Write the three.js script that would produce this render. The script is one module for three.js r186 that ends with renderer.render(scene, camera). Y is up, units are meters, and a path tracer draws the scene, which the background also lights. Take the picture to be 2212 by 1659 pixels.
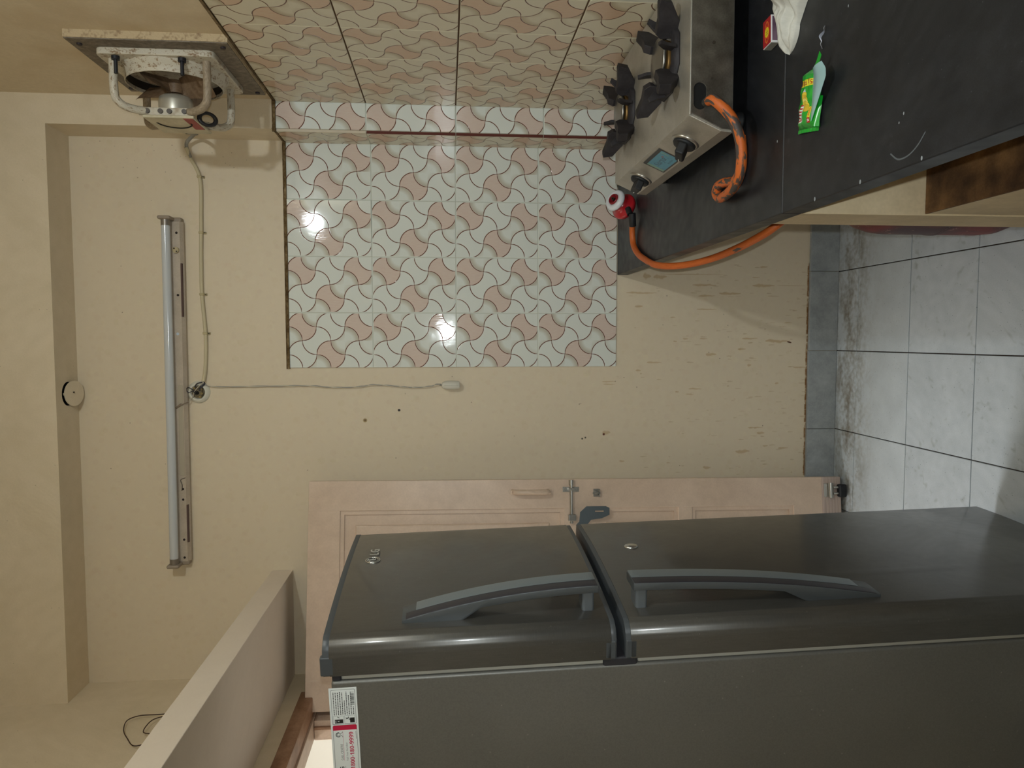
import * as THREE from 'three';
import { RoundedBoxGeometry } from 'three/addons/geometries/RoundedBoxGeometry.js';
import { mergeGeometries, mergeVertices, toCreasedNormals } from 'three/addons/utils/BufferGeometryUtils.js';
import { FontLoader } from 'three/addons/loaders/FontLoader.js';
import { TextGeometry } from 'three/addons/geometries/TextGeometry.js';
import { ImprovedNoise } from 'three/addons/math/ImprovedNoise.js';
import { RectAreaLightUniformsLib } from 'three/addons/lights/RectAreaLightUniformsLib.js';

// ---------- camera (phone held sideways: world up points to the left of the picture), light, exposure ----------
const scene = new THREE.Scene();
scene.background = new THREE.Color(0x000000);
const renderer = new THREE.WebGLRenderer({ antialias: true });
renderer.toneMapping = THREE.LinearToneMapping;
renderer.toneMappingExposure = 0.96;
renderer.shadowMap.enabled = true;
RectAreaLightUniformsLib.init();
const camera = new THREE.PerspectiveCamera(2 * Math.atan(829.5 / 1575.57) * 180 / Math.PI, 2212 / 1659, 0.02, 30);
{
  const yaw = 0.0622, pitch = -0.0892, roll = -0.0065;
  const m = new THREE.Matrix4().makeRotationY(yaw).multiply(new THREE.Matrix4().makeRotationX(pitch)).multiply(new THREE.Matrix4().makeRotationZ(roll));
  const R = new THREE.Vector3(), U = new THREE.Vector3(), B = new THREE.Vector3();
  m.extractBasis(R, U, B);
  camera.position.set(0, 1.4859, 2.6754);
  camera.quaternion.setFromRotationMatrix(new THREE.Matrix4().makeBasis(U.clone().negate(), R, B));
}
const BULB = new THREE.Vector3(0.65, 2.34, 2.1), BULB_POWER = 2.3, BULB_COLOUR = 0xf2fcff;
const FLASH = new THREE.Vector3(0.035, 1.486, 2.676), FLASH_POWER = 3.3;
const HALL_POWER = 54;

// ---------- helpers ----------
const V = (x, y, z) => new THREE.Vector3(x, y, z);
let seed = 7;
const rnd = () => { seed = (seed * 1664525 + 1013904223) >>> 0; return seed / 4294967296; };
const rr = (a, b) => a + (b - a) * rnd();
const noise = new ImprovedNoise();
const fbm = (x, y, z = 0, o = 4) => { let s = 0, a = 0.5, f = 1; for (let i = 0; i < o; i++) { s += a * noise.noise(x * f, y * f, z + i * 7.3); a *= 0.5; f *= 2; } return s; };
const used = {};
function numbered(n) { used[n] = (used[n] ?? -1) + 1; return used[n] ? n + '_' + String(used[n]).padStart(3, '0') : n; }
function mesh(name, geo, mat, parent = scene) { const m = new THREE.Mesh(Array.isArray(geo) ? join(geo) : geo, mat); m.name = parent === scene ? numbered(name) : name; parent.add(m); return m; }
function struct(o) { o.userData.kind = 'structure'; return o; }
function tag(o, label, category, group) { o.userData.label = label; o.userData.category = category; if (group) o.userData.group = group; return o; }
function thing(name, label, category, p = [0, 0, 0]) { const g = new THREE.Group(); g.name = numbered(name); g.position.set(...p); scene.add(g); return tag(g, label, category); }
function join(list) { return mergeGeometries(list.map((g) => { const q = g.index ? g.toNonIndexed() : g; for (const k of Object.keys(q.attributes)) if (!['position', 'normal', 'uv'].includes(k)) q.deleteAttribute(k); return q; })); }
function boxUV(g, ox = 0, oy = 0) {            // uv in metres, by the face's own direction
  if (g.index) g = g.toNonIndexed();
  g.computeVertexNormals();
  const p = g.attributes.position, n = g.attributes.normal, uv = new Float32Array(p.count * 2);
  for (let i = 0; i < p.count; i++) {
    const a = Math.abs(n.getX(i)), b = Math.abs(n.getY(i)), c = Math.abs(n.getZ(i));
    const [s, t] = a > b && a > c ? [p.getZ(i), p.getY(i)] : b > c ? [p.getX(i), p.getZ(i)] : [p.getX(i), p.getY(i)];
    uv[2 * i] = s + ox; uv[2 * i + 1] = t + oy;
  }
  g.setAttribute('uv', new THREE.BufferAttribute(uv, 2));
  return g;
}
function bx(x0, x1, y0, y1, z0, z1, r = 0) {
  const w = x1 - x0, h = y1 - y0, d = z1 - z0;
  const g = r ? new RoundedBoxGeometry(w, h, d, 2, Math.min(r, w / 2.01, h / 2.01, d / 2.01)) : new THREE.BoxGeometry(w, h, d);
  g.translate((x0 + x1) / 2, (y0 + y1) / 2, (z0 + z1) / 2);
  if (!r) return boxUV(g);
  const p = g.attributes.position, n = g.attributes.normal, uv = g.attributes.uv;
  for (let i = 0; i < p.count; i++) {
    const a = Math.abs(n.getX(i)), b = Math.abs(n.getY(i)), c = Math.abs(n.getZ(i));
    if (a > b && a > c) uv.setXY(i, p.getZ(i), p.getY(i)); else if (b > c) uv.setXY(i, p.getX(i), p.getZ(i)); else uv.setXY(i, p.getX(i), p.getY(i));
  }
  return g;
}
function cyl(r, h, axis, x, y, z, seg = 24, r2 = r) {
  const g = new THREE.CylinderGeometry(r, r2, h, seg);
  if (axis === 'x') g.rotateZ(-Math.PI / 2); if (axis === 'z') g.rotateX(Math.PI / 2);
  return g.translate(x, y, z);
}
const tube = (pts, r, seg = 64, rad = 10) => new THREE.TubeGeometry(new THREE.CatmullRomCurve3(pts.map((p) => V(...p)), false, 'centripetal'), seg, r, rad);
function lathe(prof, seg = 40) { return new THREE.LatheGeometry(prof.map((p) => new THREE.Vector2(p[0], p[1])), seg); }
function shapeOf(pts) { const s = new THREE.Shape(); pts.forEach((p, i) => (i ? s.lineTo(p[0], p[1]) : s.moveTo(p[0], p[1]))); return s; }
function ext(shape, depth, bevel = 0, seg = 12) { return new THREE.ExtrudeGeometry(shape, { depth, bevelEnabled: bevel > 0, bevelSize: bevel, bevelThickness: bevel, bevelSegments: 2, curveSegments: seg }); }
function canvasTex(w, h, draw, srgb = true, wrap = false) {
  const c = document.createElement('canvas'); c.width = w; c.height = h; draw(c.getContext('2d'), w, h);
  const t = new THREE.CanvasTexture(c); if (srgb) t.colorSpace = THREE.SRGBColorSpace;
  if (wrap) t.wrapS = t.wrapT = THREE.RepeatWrapping;
  return t;
}
// per-pixel texture; f returns [r,g,b] in 0..255
function pixTex(w, h, f, srgb = true, wrap = true) {
  const d = new Uint8Array(w * h * 4);
  for (let y = 0; y < h; y++) for (let x = 0; x < w; x++) { const c = f(x, y), k = 4 * (y * w + x); for (let i = 0; i < 3; i++) d[k + i] = Math.max(0, Math.min(255, Array.isArray(c) ? c[i] : c)); d[k + 3] = 255; }
  const t = new THREE.DataTexture(d, w, h); t.magFilter = THREE.LinearFilter; t.minFilter = THREE.LinearFilter;
  if (srgb) t.colorSpace = THREE.SRGBColorSpace; if (wrap) t.wrapS = t.wrapT = THREE.RepeatWrapping; t.needsUpdate = true; return t;
}
// noise that repeats over a square of side n
function wrapNoise(u, v, f, z) { const a = u * 2 * Math.PI, b = v * 2 * Math.PI, k = f / (2 * Math.PI); return noise.noise(Math.cos(a) * k + z, Math.sin(a) * k + Math.cos(b) * k * 0.7, Math.sin(b) * k + 3.1 * z); }
const M = (color, roughness = 0.6, more = {}) => new THREE.MeshStandardMaterial({ color, roughness, ...more });
const P = (color, roughness = 0.6, more = {}) => new THREE.MeshPhysicalMaterial({ color, roughness, ...more });

// ---------- shared textures ----------
const N = 512;
const plasterMap = pixTex(N, N, (x, y) => { const u = x / N, v = y / N, n = wrapNoise(u, v, 9, 1) * 5 + wrapNoise(u, v, 30, 2) * 4 + (rnd() - 0.5) * 5, s = rnd() < 0.00012 ? -70 : 0; return [222 + n + s, 207 + n + s, 180 + n * 1.2 + s]; });
const plasterBump = pixTex(N, N, (x, y) => { const u = x / N, v = y / N; return 128 + wrapNoise(u, v, 26, 5) * 60 + wrapNoise(u, v, 90, 6) * 40; }, false);
const plaster = M(0xffffff, 0.62, { map: plasterMap, bumpMap: plasterBump, bumpScale: 0.0012 });
const smudge = pixTex(N, N, (x, y) => { const u = x / N, v = y / N; const n = 150 + wrapNoise(u, v, 7, 11) * 70 + wrapNoise(u, v, 25, 12) * 45 + (rnd() - 0.5) * 22; return n; }, false);
const grainy = (base, amp, f, z) => pixTex(256, 256, (x, y) => { const u = x / 256, v = y / 256, n = wrapNoise(u, v, f, z) * amp + wrapNoise(u, v, f * 3, z + 3) * amp * 0.6 + (rnd() - 0.5) * amp * 0.7; return base.map((b) => b + n); });

// ---------- room shell ----------
// back wall paint: drips, splashes and fly specks where the photograph shows them
const BW = { x0: -1.375, x1: 0.915, y0: -0.1, y1: 3.1 };
const backMap = canvasTex(1536, 2048, (c, w, h) => {
  const X = (x) => (x - BW.x0) / (BW.x1 - BW.x0) * w, Y = (y) => (BW.y1 - y) / (BW.y1 - BW.y0) * h, k = w / (BW.x1 - BW.x0);
  c.fillStyle = 'rgb(221,206,180)'; c.fillRect(0, 0, w, h);
  for (let i = 0; i < 30000; i++) { const g = rr(-1, 1); c.fillStyle = g > 0 ? `rgba(255,240,215,${0.035 * g})` : `rgba(150,120,70,${-0.035 * g})`; const s = rr(1, 8); c.beginPath(); c.ellipse(rnd() * w, rnd() * h, s, s * rr(0.5, 1.2), rr(0, 3), 0, 7); c.fill(); }
  const blob = (x, y, len, th, col, a) => {            // an upright drip with a broken outline
    const n = Math.max(7, Math.round(len / 0.003)), q = x * 31 + y * 17, left = [], right = [];
    for (let i = 0; i <= n; i++) {
      const t = i / n, prof = Math.pow(Math.max(0, Math.sin(Math.PI * (0.03 + 0.94 * t))), 0.55) * (t < 0.35 ? 1 : 0.55 + 0.45 * (1 - t)), mid = x + 0.22 * th * fbm(t * len * 26, q, 1, 2) * 2, hw = th * 0.5 * prof;
      left.push([X(mid - hw * (1 + 0.9 * fbm(t * len * 70, q, 3, 3))), Y(y + len * (0.5 - t))]); right.push([X(mid + hw * (1 + 0.9 * fbm(t * len * 70, q, 8, 3))), Y(y + len * (0.5 - t))]);
    }
    for (const [grow, al] of [[1, a * 0.6], [0.62, a * 0.6]]) {
      c.fillStyle = `rgba(${col},${al})`; c.beginPath();
      left.forEach(([u, v], i) => { const m = (u + right[i][0]) / 2, xx = m + (u - m) * grow; i ? c.lineTo(xx, v) : c.moveTo(xx, v); });
      for (let i = n; i >= 0; i--) { const m = (left[i][0] + right[i][0]) / 2; c.lineTo(m + (right[i][0] - m) * grow, right[i][1]); }
      c.closePath(); c.fill();
    }
  };
  const S = [[0.2,0.52,0.091,0.011],[0.17,0.42,0.086,0.013],[0.2,0.29,0.086,0.015],[0.2,0.18,0.111,0.003],[0.17,0.76,0.117,0.009],[0.12,0.77,0.03,0.013],[0.16,0.51,0.066,0.009],[0.11,0.51,0.076,0.007],[0.08,0.64,0.02,0.006],[0.16,0.25,0.046,0.004],[0.06,0.19,0.03,0.005],[-0.0,0.34,0.061,0.008],[-0.01,0.23,0.096,0.015],[-0.04,0.37,0.03,0.009],[-0.01,0.63,0.015,0.008],[-0.0,0.59,0.02,0.008],[-0.0,0.52,0.03,0.006],[-0.06,0.49,0.041,0.015],[-0.09,0.71,0.056,0.009],[-0.12,0.77,0.02,0.009],[-0.16,0.88,0.056,0.006],[-0.17,0.88,0.046,0.005],[-0.19,0.55,0.051,0.008],[-0.2,0.62,0.015,0.008],[-0.21,0.57,0.03,0.006],[-0.11,0.14,0.051,0.008],[-0.1,0.34,0.015,0.013],[-0.17,0.23,0.015,0.011],[-0.34,0.31,0.061,0.006],[-0.36,0.29,0.03,0.013],[-0.43,0.36,0.056,0.018],[-0.41,0.27,0.02,0.009],[-0.42,0.2,0.041,0.008],[-0.49,0.5,0.03,0.015],[-0.46,0.83,0.02,0.01],[-0.35,0.89,0.03,0.02],[-0.47,0.65,0.015,0.006],[0.23,0.69,0.051,0.02],[0.23,0.74,0.03,0.03],[0.27,0.65,0.177,0.003],[0.24,0.57,0.243,0.004],[0.28,0.6,0.253,0.003],[0.27,0.29,0.03,0.009],[0.23,0.32,0.03,0.005]];
  for (const [x, y, l, t] of S) blob(x, y, l, t, '158,116,58', 0.3);
  for (let i = 0; i < 190; i++) { const x = rr(-0.52, 0.28), y = 0.12 + 0.75 * rnd() * rr(0.4, 1); blob(x, y, rr(0.004, 0.03), rr(0.002, 0.007), '150,115,66', rr(0.08, 0.28)); }
  for (let i = 0; i < 60; i++) { c.fillStyle = `rgba(60,35,20,${rr(0.4, 0.9)})`; c.beginPath(); c.ellipse(X(rr(-0.5, 0.7)), Y(rr(0.1, 2.7)), rr(0.5, 0.9), rr(0.6, 1.5), rr(0, 3), 0, 7); c.fill(); }
  for (let i = 0; i < 30; i++) { c.fillStyle = `rgba(50,32,20,${rr(0.3, 0.8)})`; c.beginPath(); c.ellipse(X(rr(0.58, 0.69)), Y(rr(2.15, 2.74)), rr(0.35, 0.7), rr(0.4, 1.1), rr(0, 3), 0, 7); c.fill(); }
  const dot = (x, y, r, col) => { c.fillStyle = col; c.beginPath(); c.arc(X(x), Y(y), r * k, 0, 7); c.fill(); };
  dot(-0.26, 1.66, 0.0042, '#17110c'); dot(-0.296, 1.783, 0.007, '#a48c60'); dot(-0.296, 1.783, 0.0035, '#6d5738'); c.fillStyle = '#4a2412'; c.beginPath(); c.ellipse(X(-0.014), Y(0.184), 0.0024 * k, 0.0085 * k, 0.25, 0, 7); c.fill(); dot(-0.358, 0.9, 0.004, '#5b2c16'); dot(-0.374, 0.982, 0.003, '#3c3426'); dot(-0.37, 0.97, 0.003, '#3c3426');
  for (let i = 0; i < 260; i++) { const x = rr(-0.53, 0.27); c.fillStyle = `rgba(120,78,36,${rr(0.2, 0.5)})`; c.fillRect(X(x), Y(0.113 + rr(0, 0.006)), rr(3, 14), rr(2, 6)); }   // brown line along the skirting
});
const wallBack = struct(mesh('wall_back', (() => { const g = new THREE.BoxGeometry(BW.x1 - BW.x0, BW.y1 - BW.y0, 0.115); g.translate((BW.x0 + BW.x1) / 2, (BW.y0 + BW.y1) / 2, -0.005 - 0.0575); return g; })(), M(0xffffff, 0.6, { map: backMap, bumpMap: plasterBump, bumpScale: 0.0006 })));
// right wall with the round hole of the fan
const FAN = { y: 2.255, z: 0.458 };
const wallRight = struct(mesh('wall_right', (() => {
  const s = shapeOf([[-0.12, -0.1], [3.6, -0.1], [3.6, 3.1], [-0.12, 3.1]]); const h = new THREE.Path(); h.absarc(FAN.z, FAN.y, 0.142, 0, 2 * Math.PI); s.holes.push(h);
  const g = ext(s, 0.12, 0, 40); g.rotateY(-Math.PI / 2); g.translate(0.913, 0, 0); return boxUV(g, 0.3, 0.2);
})(), (() => {
  // greasy brown soot in patches round the fan
  const w = 1024, h = 1024, X0 = -0.1, X1 = 1.9, Y0 = 1.1, Y1 = 3.1;
  const t = pixTex(w, h, (px, py) => { const z = X0 + (X1 - X0) * px / w, y = Y0 + (Y1 - Y0) * py / h; const n = fbm(z * 9, y * 9, 2, 5), n2 = fbm(z * 70, y * 70, 5, 3), d = Math.hypot((z - FAN.z) * 0.8, y - 2.2); const g = Math.max(0, Math.min(1, (0.5 - d) * 1.2 + n * 0.9)) * (0.6 + n2 * 0.5); const q = n2 * 9 + (rnd() - 0.5) * 6; return [218 - 32 * g + q, 202 - 42 * g + q, 173 - 54 * g + q]; }, true, false);
  t.wrapS = t.wrapT = THREE.MirroredRepeatWrapping;
  t.repeat.set(1 / (X1 - X0), 1 / (Y1 - Y0)); t.offset.set(-(X0 + 0.3) / (X1 - X0), -(Y0 + 0.2) / (Y1 - Y0));
  return M(0xffffff, 0.6, { map: t });
})()));
const wallLeft = struct(mesh('wall_left', (() => { const g = ext(shapeOf([[-0.12, -0.1], [0.138, -0.1], [0.138, 1.962], [1.0, 1.962], [1.0, -0.1], [3.6, -0.1], [3.6, 3.1], [-0.12, 3.1]]), 0.14); g.rotateY(-Math.PI / 2); g.translate(-1.235, 0, 0); return boxUV(g, 0.6, 0.1); })(), plaster));
struct(mesh('wall_front', bx(-1.375, 0.913, -0.1, 3.1, 3.6, 3.72), plaster));
struct(mesh('ceiling', bx(-1.375, 0.913, 3.1, 3.22, -0.12, 3.72), plaster));
// beam under the ceiling and the pillar in the right corner
const HOLE = { x: -0.186, z: 0.064, r: 0.041 };
const beam = struct(mesh('beam', (() => { const s = shapeOf([[-1.235, 0.005], [0.793, 0.005], [0.793, -0.143], [-1.235, -0.143]]); const h = new THREE.Path(); h.absarc(HOLE.x, -HOLE.z, HOLE.r, 0, 2 * Math.PI); s.holes.push(h); const g = ext(s, 0.325, 0, 32); g.rotateX(-Math.PI / 2); g.translate(0, 2.775, 0); return boxUV(g); })(), plaster));
const column = struct(mesh('column', bx(0.697, 0.7935, -0.05, 2.7755, -0.01, 0.143), plaster));

// hall behind the doorway
struct(mesh('wall_hall', bx(-3.1, -3.0, -0.1, 3.1, -2.0, 3.6), M(0xf5eee2, 0.7)));
struct(mesh('wall_hall', bx(-3.1, -1.375, -0.1, 3.1, -2.1, -2.0), M(0xf2eee4, 0.7)));
struct(mesh('wall_hall', bx(-3.1, -1.375, -0.1, 3.1, 3.6, 3.72), M(0xf2eee4, 0.7)));
struct(mesh('wall_hall', bx(-1.375, -1.235, -0.1, 3.1, -2.0, -0.12), M(0xf2eee4, 0.7)));
struct(mesh('ceiling_hall', bx(-3.1, -1.375, 3.1, 3.22, -2.1, 3.72), M(0xf4f1ea, 0.7)));
struct(mesh('floor_hall', bx(-3.1, -1.375, -0.1, 0, -2.1, 3.72), M(0xcfcfca, 0.4)));

// ---------- floor of white stone slabs with open dark joints ----------
const floorMap = pixTex(1024, 1024, (px, py) => {       // one metre and a half a side; grain, blotches and specks of dirt
  const u = px / 1024, v = py / 1024, n = wrapNoise(u, v, 14, 21) * 7 + wrapNoise(u, v, 60, 22) * 6 + (rnd() - 0.5) * 7;
  const sp = rnd() < 0.0006 ? -90 : 0, d = Math.max(0, wrapNoise(u, v, 34, 24) + wrapNoise(u, v, 110, 25) * 0.8 - 0.5) * 34;
  return [186 + n + sp - d, 193 + n + sp - d * 1.1, 197 + n + sp - d * 1.3];
});
const floorM = M(0xffffff, 0.3, { map: floorMap, roughnessMap: smudge });
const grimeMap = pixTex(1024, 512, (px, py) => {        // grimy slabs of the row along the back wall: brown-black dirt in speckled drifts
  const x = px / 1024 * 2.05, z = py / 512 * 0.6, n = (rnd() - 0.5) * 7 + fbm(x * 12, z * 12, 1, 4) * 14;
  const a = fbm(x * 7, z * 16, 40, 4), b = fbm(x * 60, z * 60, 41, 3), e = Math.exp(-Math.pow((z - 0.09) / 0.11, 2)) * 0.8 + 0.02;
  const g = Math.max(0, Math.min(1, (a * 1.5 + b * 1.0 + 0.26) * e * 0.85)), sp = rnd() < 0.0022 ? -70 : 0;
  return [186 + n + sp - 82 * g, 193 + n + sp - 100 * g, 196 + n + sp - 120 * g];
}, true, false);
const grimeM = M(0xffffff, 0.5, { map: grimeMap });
const floor = struct(mesh('floor', bx(-1.375, 0.913, -0.1, -0.006, -0.12, 3.72), M(0x3a2c20, 0.9)));
function slabGeo(x0, x1, z0, z1, grime) {
  const g = 0.0016, c = 0.0012, y = 0, b = -0.006;
  const a0 = x0 + g, a1 = x1 - g, c0 = z0 + g, c1 = z1 - g;
  const top = [[a0 + c, y, c1 - c], [a1 - c, y, c1 - c], [a1 - c, y, c0 + c], [a0 + c, y, c0 + c]], rim = [[a0, y - c, c1], [a1, y - c, c1], [a1, y - c, c0], [a0, y - c, c0]], low = rim.map((p) => [p[0], b, p[2]]);
  const pos = []; const quad = (p, q, r, s) => pos.push(...p, ...q, ...r, ...p, ...r, ...s);
  quad(...top); for (let i = 0; i < 4; i++) { const j = (i + 1) % 4; quad(rim[i], rim[j], top[j], top[i]); quad(low[i], low[j], rim[j], rim[i]); }
  const G = new THREE.BufferGeometry(); G.setAttribute('position', new THREE.Float32BufferAttribute(pos, 3)); G.computeVertexNormals();
  const uv = []; const ox = rnd(), oz = rnd();
  for (let i = 0; i < pos.length; i += 3) grime ? uv.push((pos[i] + 1.25) / 2.05, pos[i + 2] / 0.6) : uv.push((pos[i] + ox) / 1.5, (pos[i + 2] + oz) / 1.5);
  G.setAttribute('uv', new THREE.Float32BufferAttribute(uv, 2)); return G;
}
{
  const xs = [-1.235]; for (let x = -0.046 - 0.3 * 3; x < 0.79; x += 0.3) xs.push(x); xs.push(0.793);
  const zs = [0.004, 0.14]; for (let z = 0.44; z < 3.6; z += 0.3) zs.push(z); zs.push(3.6);
  for (let j = 0; j + 1 < zs.length; j++) for (let i = 0; i + 1 < xs.length; i++) { const t = mesh('floor_tile', slabGeo(xs[i], xs[i + 1], zs[j], zs[j + 1], j < 2), j < 2 ? grimeM : floorM, floor); t.position.y = rr(-0.0004, 0.0006); }
}
// grey stone skirting along the back wall
const skirt = new THREE.Group(); skirt.name = 'baseboard_back'; scene.add(skirt); struct(skirt);
{
  const m = M(0xffffff, 0.35, { map: grainy([154, 159, 160], 14, 20, 31) });
  const xs = [-1.234, -0.946, -0.646, -0.346, -0.046, 0.254, 0.554, 0.692];
  for (let i = 0; i + 1 < xs.length; i++) { const t = mesh('skirting_tile', bx(xs[i] + 0.0008, xs[i + 1] - 0.0008, 0.0005, 0.112, -0.0045, 0.0085, 0.0015), m, skirt); t.position.z = rr(-0.0006, 0.0006); }
}

// ---------- printed wall tiles ----------
const TW = 800, TH = 1200, CELL = 200;       // 0.2 m x 0.3 m: four by six cells of 5 cm
function tileField(px, py) {                 // which axe-shaped field, and how far its border is
  const i = py / CELL, j = 4 - px / CELL;    // i runs down, j runs to the left
  const i0 = Math.floor(i), j0 = Math.floor(j);
  const oi = i0 % 2 ? i0 : i0 + 1, oj = j0 % 2 ? j0 : j0 + 1, ei = i0 % 2 ? i0 + 1 : i0, ej = j0 % 2 ? j0 + 1 : j0;
  const same = (ei - oi) * (ej - oj) > 0, dO = Math.hypot(i - oi, j - oj), dE = Math.hypot(i - ei, j - ej);
  const inO = same ? dO < 1 : dE >= 1, edge = same ? Math.abs(dO - 1) : Math.abs(dE - 1);
  return { c: inO ? [oi, oj] : [ei, ej], other: inO ? [ei, ej] : [oi, oj], edge, odd: inO };
}
const isPink = ([a, b]) => (a === 1 && b === 1) || (a === 3 && b === 3) || (a === 5 && b === 1);
const isGrey = ([a, b]) => (a === 0 && b === 2) || (a === 2 && b === 0) || (a === 4 && b === 2) || (a === 2 && b === 4) || (a === 6 && b === 2) || (a === 4 && b === 4 && false);
const margin = (x, y) => Math.min(x, y, TW - x, TH - y);
const tileMap = pixTex(TW, TH, (x, yy) => {
  const y = TH - 1 - yy, f = tileField(x, y), n = (rnd() - 0.5) * 4;
  let col = [225, 229, 222];
  if (isPink(f.c)) { const s = fbm(x / 14, y / 90, 3, 3) * 10; col = [217 + s * 0.4, 198 + s, 186 + s]; }
  else if (isGrey(f.c)) {                                       // printed stipple that thickens towards the pink neighbour
    const g = (isPink(f.other) ? Math.max(0, 1 - f.edge / 0.42) : Math.max(0, 0.35 - f.edge)) * 0.9; const st = 0.75 + 0.5 * rnd();
    col = [225 - 42 * g * st, 229 - 56 * g * st, 222 - 68 * g * st];
    if (isPink(f.other) && f.edge > 0.02 && f.edge < 0.042) col = [236, 238, 230];
  }
  const m = margin(x, y);
  if (m < 12) col = [226, 231, 222];
  else if (f.edge < 0.032) { const k = f.edge < 0.022 ? 1 : 0.5; col = col.map((v, q) => v * (1 - k) + [104, 60, 42][q] * k); }
  return col.map((v) => v + n);
}, true, false);
const tileBump = pixTex(TW, TH, (x, yy) => { const y = TH - 1 - yy, f = tileField(x, y); let b = 150; if (margin(x, y) >= 12) { const e = f.edge; b += e < 0.03 ? -90 * (0.5 + 0.5 * Math.cos(e / 0.03 * Math.PI)) : 0; if (isPink(f.c)) b += fbm(x / 22, y / 130, 8, 3) * 16; } return b + fbm(x / 190, y / 190, 4, 2) * 26; }, false, false);
const glaze = P(0xffffff, 0.06, { map: tileMap, bumpMap: tileBump, bumpScale: 0.0011, specularIntensity: 0.9 });
const glazeSide = P(0xf3e6d2, 0.2, { map: tileMap, bumpMap: tileBump, bumpScale: 0.0009 });   // right wall: the same print under a film of cooking grease
const plainGlaze = P(0xd9d8cb, 0.16);
const GX = V(1, 0, 0), GY = V(0, 1, 0), GZ = V(0, 0, 1);
// tile with its own bevelled edge; u0,v0 is where in the print (metres from its lower left corner) the piece starts
function tilePiece(parent, mat, o, right, normal, w, h, u0, v0, tx = 0, ty = 0, name = 'wall_tile', gh = 0.0008) {
  const gp = 0.0008, c = 0.0016, t = 0.0078, a = -w / 2 + gp, b = w / 2 - gp, d = -h / 2 + gh, e = h / 2 - gh;
  const top = [[a + c, d + c, t], [b - c, d + c, t], [b - c, e - c, t], [a + c, e - c, t]], rim = [[a, d, t - c * 0.7], [b, d, t - c * 0.7], [b, e, t - c * 0.7], [a, e, t - c * 0.7]], low = rim.map((p) => [p[0], p[1], 0]);
  const pos = []; const quad = (p, q, r, s) => pos.push(...p, ...q, ...r, ...p, ...r, ...s);
  quad(...top); for (let i = 0; i < 4; i++) { const j = (i + 1) % 4; quad(rim[i], rim[j], top[j], top[i]); quad(low[i], low[j], rim[j], rim[i]); }
  const g = new THREE.BufferGeometry(); g.setAttribute('position', new THREE.Float32BufferAttribute(pos, 3)); g.computeVertexNormals();
  const uv = []; for (let i = 0; i < pos.length; i += 3) uv.push((u0 + pos[i] + w / 2) / 0.2, (v0 + pos[i + 1] + h / 2) / 0.3);
  g.setAttribute('uv', new THREE.Float32BufferAttribute(uv, 2));
  const m = mesh(name, g, mat, parent);
  m.quaternion.setFromRotationMatrix(new THREE.Matrix4().makeBasis(right, GY, normal)).multiply(new THREE.Quaternion().setFromEuler(new THREE.Euler(ty, tx, 0)));
  m.position.copy(o);
  return m;
}
const ROWS = [[0.8565, 1.1499], [1.1499, 1.4499], [1.4499, 1.7499], [1.7499, 2.0455]];
const rowV = (k) => (k === 0 ? 0.3 - (ROWS[0][1] - ROWS[0][0]) : 0);
const tilt = () => rr(-0.0022, 0.0022);
const grout = M(0xc9c8bd, 0.8), groutDark = M(0x54391f, 0.85), mortar = M(0xffffff, 0.9, { map: grainy([104, 84, 52], 46, 30, 50) });
mesh('grout', bx(-0.103, 0.697, 0.857, 2.0448, -0.0052, 0.0006), grout, wallBack);
{
  const cols = [[-0.1037, 0.0936], [0.0936, 0.2936], [0.2936, 0.4936], [0.4936, 0.692]];
  for (let r = 0; r < 4; r++) for (let k = 0; k < 4; k++) {
    let tx = tilt(), ty = tilt();                                 // tx turns a tile about the upright, ty about the level line
    if (k === 1 && r === 3) { tx = 0; ty = 0; }
    const [x0, x1] = cols[k], [y0, y1] = ROWS[r];
    if (k === 2 && r === 3) { tx = -0.021; ty = -0.006; }        // set askew: it throws the bulb's image up and to the right
    if (k === 0 && r === 2) { tx = -0.004; ty = 0.0; }
    if (k === 0 && r === 1) { tx = -0.004; ty = 0.009; }
    tilePiece(wallBack, glaze, V((x0 + x1) / 2, (y0 + y1) / 2, k === 2 && r === 3 ? -0.0028 : -0.005), GX, GZ, x1 - x0, y1 - y0, k === 0 ? 0.2 - (x1 - x0) : 0, rowV(r), tx, ty);
  }
}
mesh('grout', bx(0.699, 0.79, 0.857, 2.0448, 0.1428, 0.1476), grout, column);
mesh('grout', bx(0.6924, 0.6972, 0.857, 2.0448, 0.002, 0.1426), grout, column);
for (let r = 0; r < 4; r++) {
  const [y0, y1] = ROWS[r];
  tilePiece(column, glaze, V((0.6975 + 0.7885) / 2, (y0 + y1) / 2, 0.1424), GX, GZ, 0.091, y1 - y0, 0.2 - 0.091, rowV(r), tilt(), tilt());
  tilePiece(column, glazeSide, V(0.6968, (y0 + y1) / 2, (0.002 + 0.142) / 2), GZ, V(-1, 0, 0), 0.14, y1 - y0, 0.06, rowV(r), tilt(), tilt());
  mesh('tile_edge', bx(0.6885, 0.6972, y0 + 0.001, y1 - 0.001, 0.1426, 0.1462, 0.0006), M(r > 2 ? 0xcfc3ae : 0x5c2416, 0.7), column);   // raw clay edge of the corner tiles
}
mesh('grout', bx(0.7885, 0.7935, 0.857, 2.0448, 0.143, 3.58), groutDark, wallRight);
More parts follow.
